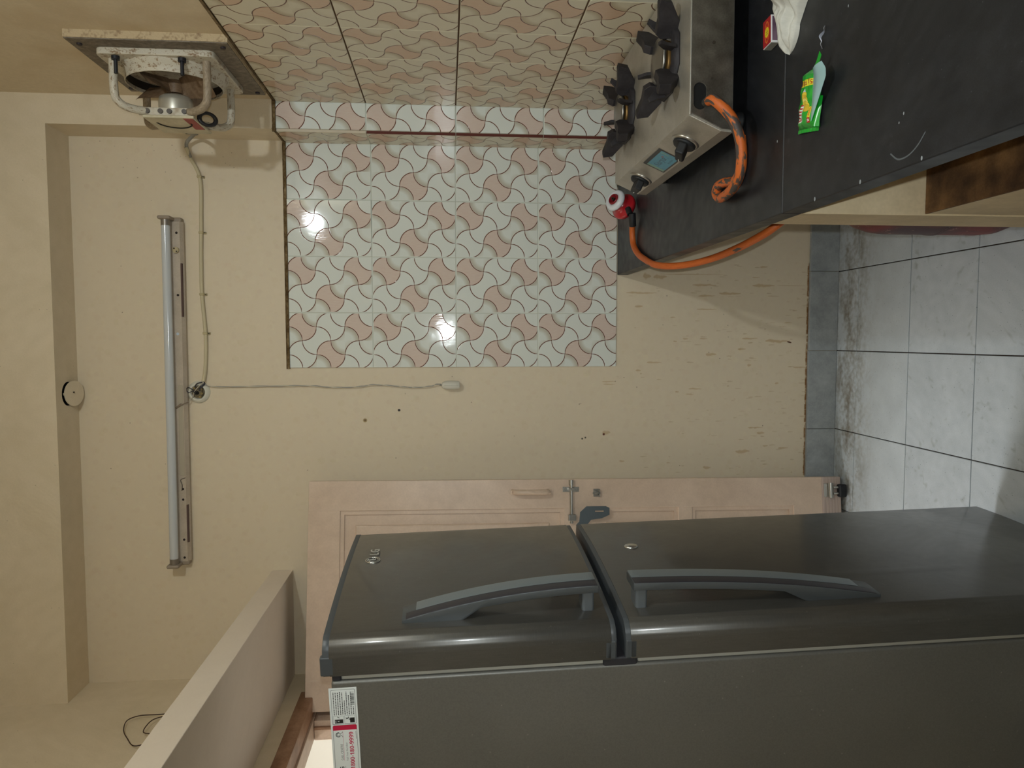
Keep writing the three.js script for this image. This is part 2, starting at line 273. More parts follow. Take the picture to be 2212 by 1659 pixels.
{
  const zs = [0.1505, 0.351, 0.551, 0.751, 0.951]; for (let z = 1.151; z < 3.5; z += 0.2) zs.push(z);
  for (let r = 0; r < 4; r++) for (let k = 0; k + 1 < zs.length; k++) {
    const [y0, y1] = ROWS[r], w = zs[k + 1] - zs[k];
    tilePiece(wallRight, k < 4 ? glazeSide : plainGlaze, V(0.7928, (y0 + y1) / 2, (zs[k] + zs[k + 1]) / 2), GZ, V(-1, 0, 0), w, y1 - y0, 0, rowV(r), tilt(), tilt(), 'wall_tile', 0.0021);
  }
}
// dirty mortar fillet along the top of the tiling
{
  const fil = (len) => { const g = ext(shapeOf([[0, 0], [0.010, 0], [0.008, 0.008], [0.001, 0.0135], [0, 0.0135]]), len); return g; };
  const a = fil(0.8); a.rotateY(Math.PI / 2); a.scale(1, 1, -1); a.translate(-0.107, 2.0452, -0.005);
  const flip = (g) => { const p = g.toNonIndexed ? (g.index ? g.toNonIndexed() : g) : g; const q = p.attributes.position; for (let i = 0; i < q.count; i += 3) { const t = [q.getX(i), q.getY(i), q.getZ(i)]; q.setXYZ(i, q.getX(i + 2), q.getY(i + 2), q.getZ(i + 2)); q.setXYZ(i + 2, ...t); } return boxUV(p); };
  mesh('mortar_edge', flip(a), mortar, wallBack);
  const b = fil(3.4); b.scale(-1, 1, 1); b.translate(0.793, 2.0452, 0.15); mesh('mortar_edge', flip(b), mortar, wallRight);
  const c = fil(0.105); c.rotateY(Math.PI / 2); c.scale(1, 1, -1); c.translate(0.688, 2.0452, 0.143); mesh('mortar_edge', flip(c), mortar, column);
  const d = fil(0.15); d.scale(-1, 1, 1); d.translate(0.697, 2.0452, 0.002); mesh('mortar_edge', flip(d), mortar, column);
}

// ---------- door leaf (open against the back wall) and its frame ----------
const doorMap = grainy([214, 190, 168], 9, 12, 60);
const doorPaint = M(0xffffff, 0.36, { map: doorMap });
const door = new THREE.Group(); door.name = 'door_1'; scene.add(door); struct(door);
door.position.set(-0.519, 0, 0.082); door.rotation.y = Math.atan2(0.105, 0.72); door.rotation.z = -0.0095;   // local x runs from the free edge (0) to the hinge (-0.735)
{
  const W = 0.788, H0 = 0.016, H1 = 1.972, T = 0.034;
  const st = 0.105;
  mesh('stile', bx(-st, 0, H0, H1, -T, 0, 0.002), doorPaint, door);
  mesh('stile', bx(-W, -W + st, H0, H1, -T, 0, 0.002), doorPaint, door);
  for (const [a, b] of [[1.862, H1], [0.96, 1.065], [0.59, 0.64], [H0, 0.2]]) mesh('rail', bx(-W + st - 0.001, -st + 0.001, a, b, -T + 0.001, -0.0006, 0.001), doorPaint, door);
  for (const [a, b] of [[1.065, 1.862], [0.64, 0.96], [0.2, 0.59]]) {
    const x0 = -W + st, x1 = -st, m = 0.014;
    mesh('panel', bx(x0 - 0.002, x1 + 0.002, a - 0.002, b + 0.002, -T + 0.006, -0.016), doorPaint, door);
    // sloping moulding round the sunk panel, and the raised field
    const out = shapeOf([[x0, a], [x1, a], [x1, b], [x0, b]]); out.holes.push(new THREE.Path([[x0 + m, a + m], [x1 - m, a + m], [x1 - m, b - m], [x0 + m, b - m]].map((p) => new THREE.Vector2(...p))));
    mesh('moulding', ext(out, 0.010).translate(0, 0, -0.017), doorPaint, door);
    const f = 0.052; const g = ext(shapeOf([[x0 + f + 0.006, a + f + 0.006], [x1 - f - 0.006, a + f + 0.006], [x1 - f - 0.006, b - f - 0.006], [x0 + f + 0.006, b - f - 0.006]]), 0.004, 0.006).translate(0, 0, -0.018);
    mesh('raised_field', g, doorPaint, door);
  }
  // ribbed metal kick strip
  const rib = []; for (let k = 0; k < 6; k++) rib.push(bx(-W + 0.01, -0.001, 0.018 + k * 0.0118, 0.0282 + k * 0.0118, 0, 0.0025, 0.001));
  mesh('kick_strip', [bx(-W + 0.01, 0, 0.017, 0.09, -0.0005, 0.001), ...rib], M(0xc0aca0, 0.42, { metalness: 0.25 }), door);
  const chrome = M(0xb9b6ae, 0.28, { metalness: 0.9 }), dull = M(0x8f8c84, 0.4, { metalness: 0.8 });
  // painted pull handle
  const hx = -0.044;
  mesh('handle', [tube([[hx, 1.114, 0.004], [hx, 1.124, 0.006], [hx, 1.13, 0.028], [hx, 1.15, 0.036], [hx, 1.222, 0.036], [hx, 1.242, 0.028], [hx, 1.248, 0.006], [hx, 1.258, 0.004]], 0.0098, 60, 10), cyl(0.013, 0.005, 'z', hx, 1.254, 0.0025), cyl(0.013, 0.005, 'z', hx, 1.118, 0.0025)], doorPaint, door);
  // sliding bolt
  const bolt = mesh('sliding_bolt', [bx(-0.046, -0.028, 1.01, 1.07, 0, 0.002, 0.0006), cyl(0.0062, 0.145, 'x', -0.085, 1.04, 0.012, 16), bx(-0.04, -0.03, 1.028, 1.052, 0.002, 0.02, 0.002), bx(-0.15, -0.125, 1.024, 1.052, 0, 0.02, 0.003), cyl(0.009, 0.02, 'x', -0.012, 1.04, 0.012, 16)], chrome, door);
  for (const y of [1.02, 1.06]) mesh('screw', cyl(0.006, 0.003, 'z', -0.036, y, 0.0035, 14), dull, bolt);
  const sb = shapeOf([[-0.165, 1.025], [-0.152, 1.012], [-0.118, 1.008], [-0.098, 0.985], [-0.098, 0.915], [-0.104, 0.902], [-0.128, 0.902], [-0.14, 0.93], [-0.145, 0.97], [-0.165, 0.985]]);
  sb.holes.push(new THREE.Path([[-0.112, 0.955], [-0.119, 0.955], [-0.119, 0.922], [-0.112, 0.922]].map((p) => new THREE.Vector2(...p))));
  mesh('hasp', ext(sb, 0.003, 0.0006).translate(0, 0, 0.012), M(0x5f686c, 0.42, { metalness: 0.45 }), door);
  mesh('keeper', [bx(-0.064, -0.036, 0.935, 0.957, 0, 0.003, 0.001), bx(-0.064, -0.036, 0.935, 0.94, 0, 0.016, 0.001), bx(-0.058, -0.042, 0.94, 0.953, 0.003, 0.012, 0.002), bx(-0.053, -0.047, 0.934, 0.962, 0.012, 0.016, 0.001)], dull, door);
  // sprung foot stop with a black rubber shoe
  const fs = mesh('foot_stop', [bx(-0.074, -0.024, 0.046, 0.084, 0.0025, 0.006, 0.001), cyl(0.0075, 0.056, 'x', -0.049, 0.062, 0.014, 16), cyl(0.0045, 0.03, 'y', -0.038, 0.04, 0.018, 12), cyl(0.0045, 0.03, 'y', -0.06, 0.04, 0.018, 12)], chrome, door);
  mesh('rubber_shoe', bx(-0.074, -0.026, 0.008, 0.036, 0.006, 0.032, 0.006), M(0x14161a, 0.6), fs);
  // a dab of pale filler near the top
  const dab = new THREE.Shape(); dab.absellipse(0, 0, 0.008, 0.016, 0, 7); mesh('filler_patch', ext(dab, 0.0006).rotateZ(-0.7).translate(-0.045, 1.838, 0), M(0xc9c9b2, 0.7), door);
}
const frameM = M(0xffffff, 0.5, { map: grainy([150, 112, 84], 22, 14, 70) }), frameIn = M(0xffffff, 0.45, { map: grainy([208, 182, 160], 14, 14, 71) });
const frame = new THREE.Group(); frame.name = 'trim_1'; scene.add(frame); struct(frame);
{
  mesh('header', bx(-1.30, -1.231, 1.953, 2.0, 0.14, 1.06, 0.003), frameM, frame);
  mesh('header_soffit', bx(-1.374, -1.30, 1.947, 1.9615, 0.14, 0.998, 0.002), frameIn, frame);
  mesh('jamb', bx(-1.374, -1.305, 0, 1.946, 0.14, 0.205, 0.002), frameIn, frame);
  mesh('jamb_bead', bx(-1.334, -1.324, 0, 1.945, 0.203, 0.214, 0.002), frameM, frame);
  mesh('jamb', bx(-1.374, -1.228, 0, 1.945, 0.98, 1.04, 0.002), frameM, frame);
}

// ---------- concrete loft shelf ----------
const loftMap = grainy([229, 215, 198], 3, 10, 80);
const loft = mesh('loft_shelf', bx(-1.2345, -0.842, 2.05, 2.1245, -0.004, 3.59, 0.002), M(0xffffff, 0.7, { map: loftMap }));
tag(loft, 'long cream plastered loft shelf running along the wall above the refrigerator', 'shelf');

// ---------- counter ----------
const base = thing('counter_base', 'cream plastered masonry wall and stained ledge carrying the black countertop', 'counter base');
{
  const cream = M(0xffffff, 0.7, { map: grainy([220, 200, 164], 12, 12, 90) });
  const brown = M(0xffffff, 0.75, { map: pixTex(512, 512, (x, y) => { const a = fbm(x / 90, y / 90, 4, 4), b = fbm(x / 22, y / 22, 9, 4), g = Math.max(0, Math.min(1, 0.5 + a * 1.5 + b * 0.9)), n = (rnd() - 0.5) * 12; const lerp = (p, q) => p + (q - p) * g; return [lerp(70, 150) + n, lerp(46, 110) + n, lerp(25, 66) + n]; }) });
  mesh('support_wall', bx(0.24, 0.7925, 0, 0.8145, 1.18, 1.308, 0.002), cream, base);
  const l = mesh('ledge', bx(0.243, 0.7925, 0, 0.548, 1.3085, 3.58, 0.002), cream, base);
  const top = mesh('ledge_top', bx(0.2425, 0.7925, 0.548, 0.5525, 1.309, 3.58, 0.001), brown, base);
  top.userData.label = 'brown stained top of the ledge';
}
const stoneMap = pixTex(1024, 1024, (x, y) => { const u = x / 1024, v = y / 1024, n = wrapNoise(u, v, 16, 101) * 7 + wrapNoise(u, v, 60, 102) * 6 + (rnd() - 0.5) * 9, s = rnd() < 0.00025 ? 70 : 0, sc = Math.max(0, wrapNoise(u * 1, v * 1, 120, 104) - 0.5) * 40; return [33 + n + s + sc, 34 + n + s + sc, 37 + n + s + sc]; });
const stoneRough = pixTex(512, 512, (x, y) => { const u = x / 512, v = y / 512; return 122 + wrapNoise(u, v, 9, 111) * 26 + wrapNoise(u, v, 40, 112) * 22; }, false);
const stone = P(0xffffff, 0.9, { map: stoneMap, roughnessMap: stoneRough, specularIntensity: 0.75 });
const counter = thing('countertop', 'long black stone countertop under the gas stove along the tiled wall', 'countertop');
mesh('slab', bx(0.235, 0.7845, 0.815, 0.855, 0.0035, 1.3345, 0.0025), stone, counter);
mesh('slab', bx(0.235, 0.7845, 0.815, 0.855, 1.3362, 3.56, 0.0025), stone, counter);
mesh('joint_filler', bx(0.24, 0.784, 0.818, 0.8545, 1.3345, 1.3362), M(0x47484a, 0.8), counter);
{ // limescale marks, paint drops and a curved scrape on the stone
  const mk = M(0x8f9496, 0.8), flat = (pts, w) => { const g = tube(pts, w, 40, 5); g.scale(1, 0.08, 1); g.translate(0, 0.855 * 0.92 + 0.0003, 0); return g; };
  mesh('scrape', [flat([[0.262, 0.855, 1.672], [0.25, 0.855, 1.69], [0.2495, 0.855, 1.712], [0.258, 0.855, 1.732], [0.272, 0.855, 1.748]], 0.0012)], M(0x565a5c, 0.8), counter);
  const dots = []; for (const [x, z, r] of [[0.2385, 1.597, 0.0024], [0.2385, 1.459, 0.0026], [0.239, 1.742, 0.002], [0.375, 1.31, 0.0018], [0.31, 1.70, 0.0015], [0.30, 1.69, 0.0012], [0.52, 1.55, 0.0016]]) { const s = new THREE.CircleGeometry(r, 10); s.rotateX(-Math.PI / 2); s.scale(1.5, 1, 1); s.translate(x, 0.8554, z); dots.push(s); }
  for (const d of dots) mesh('paint_drop', d, mk, counter);
}

// ---------- exhaust fan on the right wall (its axis runs along x) ----------
{
  const f = thing('exhaust_fan', 'grimy cream exhaust fan on a square board high on the right wall', 'exhaust fan', [0.793, FAN.y, FAN.z]);
  const old = pixTex(256, 256, (x, y) => { const a = fbm(x / 26, y / 26, 3, 4), b = fbm(x / 7, y / 7, 6, 3), g = Math.max(0, a * 1.6 + b * 1.1 - 0.12) * 1.5, n = (rnd() - 0.5) * 14; const k = Math.min(1, g); return [198 - 84 * k + n, 190 - 106 * k + n, 172 - 118 * k + n]; });
  const cream = M(0xffffff, 0.4, { map: old }), dirtyCream = M(0xffffff, 0.55, { map: grainy([152, 136, 114], 22, 30, 120) });
  const black = M(0x14151c, 0.5), silver = M(0xbdb9ac, 0.36, { metalness: 0.55 }), bladeM = M(0xffffff, 0.5, { map: grainy([120, 96, 72], 18, 20, 121) });
  const sq = (a, r) => { const s = shapeOf([[-a, -a], [a, -a], [a, a], [-a, a]]); const h = new THREE.Path(); h.absarc(0, 0, r, 0, 7); s.holes.push(h); return s; };
  const toX = (g) => g.rotateY(-Math.PI / 2);                       // shape (z, y), extruded towards the room
  const uvm = (g, k) => { const u = g.attributes.uv; for (let i = 0; i < u.count; i++) u.setXY(i, u.getX(i) * k, u.getY(i) * k); return g; };
  mesh('mounting_board', uvm(toX(ext(sq(0.205, 0.141), 0.02, 0, 40)), 5), M(0xffffff, 0.7, { map: pixTex(256, 256, (x, y) => { const a = fbm(x / 9, y / 9, 3, 4), b = fbm(x / 40, y / 40, 5, 3), g = Math.max(0, Math.min(1, a * 1.2 + b * 1.5 - 0.05)), n = (rnd() - 0.5) * 14; return [186 - 62 * g + n, 166 - 66 * g + n, 132 - 60 * g + n]; }) }), f);
  mesh('board_face', uvm(toX(ext(sq(0.2035, 0.1412), 0.003, 0, 40)), 5).translate(-0.0198, 0, 0), M(0xffffff, 0.6, { map: grainy([112, 101, 86], 24, 16, 122) }), f);
  for (const [y, z] of [[0.18, 0.17], [0.19, -0.17], [-0.185, 0.175], [-0.185, -0.18]]) mesh('screw', cyl(0.007, 0.004, 'x', -0.0245, y, z, 12), M(0x2a2024, 0.6), f);
  const plate = mesh('frame_plate', uvm(toX(ext((() => { const s = new THREE.Shape(), a = 0.15, r = 0.02; s.moveTo(-a + r, -a); s.lineTo(a - r, -a); s.quadraticCurveTo(a, -a, a, -a + r); s.lineTo(a, a - r); s.quadraticCurveTo(a, a, a - r, a); s.lineTo(-a + r, a); s.quadraticCurveTo(-a, a, -a, a - r); s.lineTo(-a, -a + r); s.quadraticCurveTo(-a, -a, -a + r, -a); const h = new THREE.Path(); h.absarc(0, 0, 0.138, 0, 7); s.holes.push(h); return s; })(), 0.012, 0.003, 40)), 5).translate(-0.0245, 0, 0), cream, f);
  const bell = lathe([[0.145, 0.036], [0.1445, 0.042], [0.138, 0.05], [0.1315, 0.06], [0.1295, 0.071], [0.1275, 0.0725], [0.126, 0.07], [0.1262, 0.062]], 72); { const u = bell.attributes.uv; for (let i = 0; i < u.count; i++) u.setXY(i, u.getX(i) * 5, u.getY(i) * 0.6); } bell.rotateZ(Math.PI / 2);
  mesh('duct', lathe([[0.1262, 0.062], [0.1265, 0.02], [0.1275, -0.1]], 60).rotateZ(Math.PI / 2), M(0x2a231c, 0.6, { side: THREE.DoubleSide }), f);
  mesh('bell_ring', bell, cream, f);
  const lou = []; for (let k = 0; k < 7; k++) { const w = Math.sqrt(Math.max(0.0009, 0.13 * 0.13 - Math.pow(-0.111 + k * 0.037, 2))); const g = new THREE.BoxGeometry(0.003, 0.041, 2 * w); g.rotateZ(0.5); g.translate(0.085, -0.111 + k * 0.037, 0); lou.push(g); }
  mesh('louvre', lou, M(0x1c3028, 0.6), f);
  mesh('backing', cyl(0.1405, 0.004, 'x', 0.108, 0, 0, 40), M(0x060708, 0.8), f);
  // four bent arms to the motor bracket
  for (const sz of [1, -1]) for (const sy of [1, -1]) {
    const z = sz * 0.112, y = sy * 0.122;
    const pts = [[-0.03, y, z], [-0.125, y, z * 0.98], [-0.143, y * 0.97, z * 0.95], [-0.156, y * 0.86, z * 0.86], [-0.16, y * 0.7, z * 0.72], [-0.16, y * 0.42, z * 0.52]];
    const g = tube(pts, 0.0112, 60, 10); const arm = mesh('arm', [g, cyl(0.017, 0.006, 'x', -0.031, y, z, 18)], sz * sy > 0 ? cream : dirtyCream, f);
    mesh('bolt', cyl(0.007, 0.006, 'x', -0.037, y + sy * 0.0, z, 6), silver, arm);
  }
  const motor = mesh('motor', (() => { const g = lathe([[0, 0.1], [0.036, 0.1], [0.044, 0.106], [0.046, 0.118], [0.046, 0.15], [0.04, 0.156], [0, 0.156]], 40); g.rotateZ(Math.PI / 2); return g; })(), silver, f);
  mesh('hub', [cyl(0.024, 0.036, 'x', -0.075, 0, 0, 24), cyl(0.006, 0.05, 'x', -0.09, 0, 0, 12)], bladeM, f);
  const bracket = mesh('motor_bracket', bx(-0.172, -0.15, -0.072, 0.078, 0.062, 0.068, 0.002), cream, f);
  mesh('motor_bracket', bx(-0.172, -0.15, -0.072, 0.078, -0.068, -0.062, 0.002), dirtyCream, f);
  for (const y of [0.053, 0.018, -0.006, -0.046]) mesh('bolt', cyl(0.0068, 0.006, 'z', -0.161, y, 0.0705, 14), M(0x55504c, 0.4, { metalness: 0.6 }), bracket);
  const pl = mesh('motor_plate', bx(-0.18, -0.172, -0.072, 0.066, -0.085, 0.074, 0.003), M(0xffffff, 0.45, { map: grainy([196, 186, 158], 18, 18, 124) }), f);
  mesh('slot', tube([...Array(13)].map((_, k) => { const a = Math.PI * (0.0 + k / 12); return [-0.1805, -0.003 + 0.046 * Math.cos(a), 0.028 - 0.05 * Math.sin(a)]; }), 0.0022, 40, 6), M(0x1f1a14, 0.8), pl);
  mesh('red_label', bx(-0.1812, -0.1798, -0.068, -0.042, -0.035, 0.07, 0.0004), M(0xa04a44, 0.6), pl);
  mesh('eyelet', new THREE.TorusGeometry(0.017, 0.005, 8, 22).scale(1, 1.35, 1).rotateX(0.6).translate(-0.166, -0.093, 0.02), M(0x1d1a1c, 0.5), pl);
  // three pitched blades at rest
  for (let k = 0; k < 4; k++) {
    const nu = 10, nv = 8, pos = [], idx = [];
    for (let s = 0; s < 2; s++) for (let i = 0; i <= nu; i++) for (let j = 0; j <= nv; j++) {
      const r = 0.02 + 0.102 * i / nu, half = (0.13 + 0.27 * Math.sin(Math.PI * Math.min(1, 0.25 + 0.6 * i / nu))) * (i === nu ? 0.86 : 1), a = (j / nv - 0.5) * 2 * half + k * Math.PI / 2 + 0.42;
      pos.push(-0.078 + (j / nv - 0.5) * 0.05 + (s ? 0.0012 : 0), r * Math.sin(a), r * Math.cos(a));
    }
    const o = (nu + 1) * (nv + 1);
    for (let i = 0; i < nu; i++) for (let j = 0; j < nv; j++) { const a = i * (nv + 1) + j, b = a + nv + 1; idx.push(a, b, a + 1, b, b + 1, a + 1, o + a, o + a + 1, o + b, o + b, o + a + 1, o + b + 1); }
    for (let i = 0; i < nu; i++) for (const j of [0, nv]) { const a = i * (nv + 1) + j, b = a + nv + 1; idx.push(a, o + a, b, b, o + a, o + b); }
    const g = new THREE.BufferGeometry(); g.setAttribute('position', new THREE.Float32BufferAttribute(pos, 3)); g.setIndex(idx); g.computeVertexNormals();
    const uv = []; for (let i = 0; i < pos.length; i += 3) uv.push(pos[i + 1] * 4, pos[i + 2] * 4); g.setAttribute('uv', new THREE.Float32BufferAttribute(uv, 2));
    mesh('blade', g, bladeM, f);
  }
  for (const y of [0.105, -0.066]) mesh('black_bolt', [cyl(0.005, 0.05, 'x', -0.06, y, 0.136, 10), cyl(0.011, 0.009, 'x', -0.045, y, 0.136, 8), bx(-0.036, -0.03, y - 0.014, y + 0.014, 0.131, 0.141, 0.002)], black, f);
}
// ---------- cables, junction rose and plug on the back wall ----------
const cableM = M(0xc9bd9c, 0.6), greyCable = M(0x8e8a80, 0.6);
{
  const c = thing('fan_cable', 'pale cable clipped along the back wall from the exhaust fan to the wall rose', 'cable');
  const pts = [[0.66, 2.375, 0.03], [0.625, 2.366, 0.006], [0.568, 2.341, 0.004], [0.424, 2.339, 0.004], [0.28, 2.343, 0.004], [0.157, 2.343, 0.004], [0.004, 2.334, 0.004], [-0.111, 2.339, 0.005], [-0.15, 2.345, 0.008]];
  mesh('sheath', tube(pts, 0.0062, 140, 10), cableM, c);
  mesh('lead', tube([[0.622, 2.262, 0.36], [0.66, 2.285, 0.2], [0.69, 2.335, 0.07], [0.668, 2.372, 0.033], [0.63, 2.3675, 0.0085]], 0.006, 60, 10), greyCable, c);
  for (const [x, y] of [[0.565, 2.3405], [0.372, 2.340], [0.157, 2.343], [0.02, 2.335]]) { const cl = mesh('clip', [bx(x - 0.004, x + 0.004, y - 0.0085, y + 0.0075, -0.005, 0.0115, 0.002), bx(x - 0.004, x + 0.004, y - 0.016, y - 0.008, -0.005, 0.003, 0.001)], M(0xb7a982, 0.6), c); mesh('nail', cyl(0.0022, 0.006, 'z', x, y - 0.0125, 0.004, 8), M(0x4a4238, 0.5, { metalness: 0.6 }), cl); }
}
{
  const r = thing('wall_rose', 'open round white junction rose full of wires under the tube light', 'junction box', [-0.188, 2.365, -0.005]);
  const ring = lathe([[0.0, 0.003], [0.022, 0.003], [0.024, 0.014], [0.027, 0.016], [0.031, 0.014], [0.0385, 0.006], [0.0395, 0.0]], 44); ring.rotateX(Math.PI / 2);
  mesh('base_ring', ring, M(0xd9d6c8, 0.35), r);
  const ins = mesh('terminal_block', [cyl(0.0215, 0.008, 'z', 0, 0, 0.007, 24), bx(-0.014, 0.012, -0.016, 0.003, 0.008, 0.02, 0.003), bx(0.0, 0.018, 0.001, 0.015, 0.008, 0.018, 0.003)], M(0x6e624a, 0.6), r);
  mesh('hole', cyl(0.0062, 0.003, 'z', -0.002, -0.001, 0.0205, 16), M(0x080706, 0.9), ins);
  for (const [x, y] of [[-0.016, -0.011], [-0.004, -0.016], [0.012, -0.013], [0.015, 0.009]]) mesh('screw', cyl(0.0042, 0.005, 'z', x, y, 0.02, 12), M(0x8a7a52, 0.4, { metalness: 0.7 }), ins);
  mesh('dark_wire', [tube([[0.0, 0.002, 0.02], [0.012, 0.016, 0.026], [0.018, 0.03, 0.024], [0.008, 0.036, 0.02], [0.0, 0.028, 0.024], [0.004, 0.012, 0.026], [-0.008, 0.004, 0.022]], 0.0015, 60, 6), tube([[0.036, -0.02, 0.012], [0.03, -0.024, 0.014], [0.02, -0.016, 0.02], [0.006, -0.008, 0.022]], 0.0032, 40, 6), tube([[0.036, -0.018, 0.016], [0.03, 0.0, 0.022], [0.012, 0.01, 0.02]], 0.002, 40, 6)], M(0x2b2a33, 0.5), r);
  mesh('pale_wire', tube([[0.034, -0.02, 0.016], [0.02, -0.006, 0.022], [0.0, 0.01, 0.022], [-0.014, 0.014, 0.018], [-0.026, 0.024, 0.016], [-0.034, 0.029, 0.02]], 0.0017, 60, 6), M(0xb9ae9a, 0.5), r);
}
{
  const w = thing('drop_wire', 'thin twisted white wire hanging from the wall rose to the plug', 'wire');
  const pts = [[-0.153, 2.346, 0.01], [-0.165, 2.33, 0.006], [-0.169, 2.2, 0.005], [-0.1675, 2.056, 0.006], [-0.168, 1.97, 0.006], [-0.1745, 1.885, 0.006], [-0.172, 1.80, 0.007], [-0.1655, 1.755, 0.008], [-0.169, 1.69, 0.007], [-0.175, 1.629, 0.007], [-0.176, 1.59, 0.008], [-0.171, 1.54, 0.01], [-0.164, 1.517, 0.012], [-0.167, 1.503, 0.016]];
  for (const s of [1, -1]) { const c = new THREE.CatmullRomCurve3(pts.map((p) => V(...p)), false, 'centripetal'); const q = [...Array(161)].map((_, k) => { const t = k / 160, p = c.getPoint(t); return [p.x + s * 0.0012 * Math.cos(k * 0.55), p.y, p.z + s * 0.0012 * Math.sin(k * 0.55)]; }); mesh('strand', tube(q, 0.0016, 320, 6), s > 0 ? M(0xcdc6b4, 0.5) : M(0x9a9690, 0.5), w); }
  const p = thing('plug', 'small ivory bulb holder plug hanging at the end of the thin wire', 'plug', [-0.168, 1.472, 0.018]);
  mesh('body', lathe([[0, -0.033], [0.011, -0.033], [0.0145, -0.03], [0.0165, -0.016], [0.017, 0.004], [0.0155, 0.018], [0.012, 0.028], [0.0085, 0.032], [0, 0.032]], 10), M(0xd6d2c4, 0.4), p);
  mesh('cap_wire', tube([[0, 0.031, 0], [0.0, 0.036, -0.001], [0.001, 0.04, -0.002]], 0.003, 10, 8), greyCable, p);
  mesh('seam', bx(-0.0008, 0.0008, -0.028, 0.024, 0.0145, 0.0172, 0.0004), M(0xbdb8a6, 0.5), p);
}
// ---------- unlit tube light on the back wall ----------
{
  const t = thing('tube_light', 'unlit fluorescent tube on a long dusty white batten across the back wall', 'tube light', [-0.192, 2.43, -0.005]); t.rotation.z = -0.0035;
  const L = 0.613;
  const white = M(0xffffff, 0.45, { map: grainy([186, 172, 154], 12, 14, 130) }), steel = M(0x8d857c, 0.35, { metalness: 0.5 });
  const prof = new THREE.Shape(); prof.moveTo(0, -0.028); prof.lineTo(0.018, -0.031); prof.lineTo(0.03, -0.022); prof.lineTo(0.03, 0.02); prof.lineTo(0.018, 0.028); prof.lineTo(0, 0.026); prof.closePath();
  const bat = ext(prof, 2 * L - 0.03, 0.0008); bat.rotateY(Math.PI / 2); bat.scale(1, 1, 1); bat.translate(-L + 0.015, 0, 0); const q = bat.attributes.position; for (let i = 0; i < q.count; i++) q.setZ(i, -q.getZ(i)); { const nI = bat.attributes.position; for (let i = 0; i < nI.count; i += 3) { const a = [nI.getX(i), nI.getY(i), nI.getZ(i)]; nI.setXYZ(i, nI.getX(i + 2), nI.getY(i + 2), nI.getZ(i + 2)); nI.setXYZ(i + 2, ...a); } }
  const b = mesh('batten', boxUV(bat), white, t);
  mesh('glass_tube', cyl(0.0145, 2 * L - 0.045, 'x', 0, 0.016, 0.052, 28), P(0xc9cdd0, 0.12, { clearcoat: 0.6, clearcoatRoughness: 0.1 }), t);
  for (const s of [1, -1]) {
    const cap = mesh('end_holder', [bx(s > 0 ? L - 0.018 : -L, s > 0 ? L : -L + 0.018, -0.028, 0.03, 0.0, 0.03, 0.006), bx(s > 0 ? L - 0.012 : -L, s > 0 ? L : -L + 0.012, -0.006, 0.038, 0.02, 0.073, 0.009)], M(0x9a8c7c, 0.5), t);
    mesh('end_cap', cyl(0.0152, 0.02, 'x', s * (L - 0.022), 0.016, 0.052, 24), steel, t);
    mesh('contact', cyl(0.0045, 0.003, 'x', s * (L + 0.001), 0.016, 0.052, 12), M(0xd6d2c6, 0.3, { metalness: 0.4 }), cap);
  }
  const dk = M(0x241a16, 0.8);
  for (const x of [0.56, 0.345, -0.148 - 0.19, -0.186 - 0.19, -0.33 - 0.19, -0.585]) mesh('knockout', cyl(0.0042, 0.0014, 'z', x, -0.012, 0.0305, 14), dk, b);
  for (const [a, c] of [[0.455, 0.27], [-0.395, -0.53]]) { const sl = bx(Math.min(a, c), Math.max(a, c), -0.0285, -0.021, 0.0225, 0.0306, 0.0006); mesh('rust_strip', sl, M(0x5a4640, 0.85), b); }
  mesh('choke_plate', bx(-0.29, 0.03, -0.02, -0.004, 0.0302, 0.0318, 0.0006), M(0xb2a792, 0.5), b);
  mesh('starter', [cyl(0.0105, 0.012, 'z', 0.5, -0.01, 0.034, 20)], M(0xb6a67f, 0.45), b);
  for (const [x, y] of [[0.505, -0.006], [0.495, -0.014]]) mesh('screw', cyl(0.0025, 0.002, 'z', x, y, 0.0405, 8), dk, b);
  mesh('grey_dot', cyl(0.005, 0.0012, 'z', 0.21, -0.008, 0.0306, 16), M(0xc6d2dc, 0.4), b);
  const font0 = await new FontLoader().loadAsync('fonts/droid/droid_sans_bold.typeface.json');
  const pr = new TextGeometry('CE  IIIIII', { font: font0, size: 0.0075, depth: 0.0003, curveSegments: 3 }); pr.translate(0.03, -0.0205, 0.0302); mesh('print', pr, M(0x3d3834, 0.7), b);
  mesh('lead_wire', [tube([[-0.03, -0.036, 0.02], [-0.034, -0.026, 0.034], [-0.04, -0.014, 0.037], [-0.048, -0.002, 0.034]], 0.0016, 30, 6), tube([[-0.05, 0.004, 0.031], [-0.043, -0.006, 0.034], [-0.036, -0.016, 0.035]], 0.0036, 20, 8)], M(0x8b7a68, 0.6), t);
  mesh('thin_wire', tube([[-0.345, -0.008, 0.031], [-0.325, -0.011, 0.034], [-0.305, -0.006, 0.032], [-0.298, -0.022, 0.032]], 0.0013, 30, 6), M(0x5d5246, 0.6), b);
}
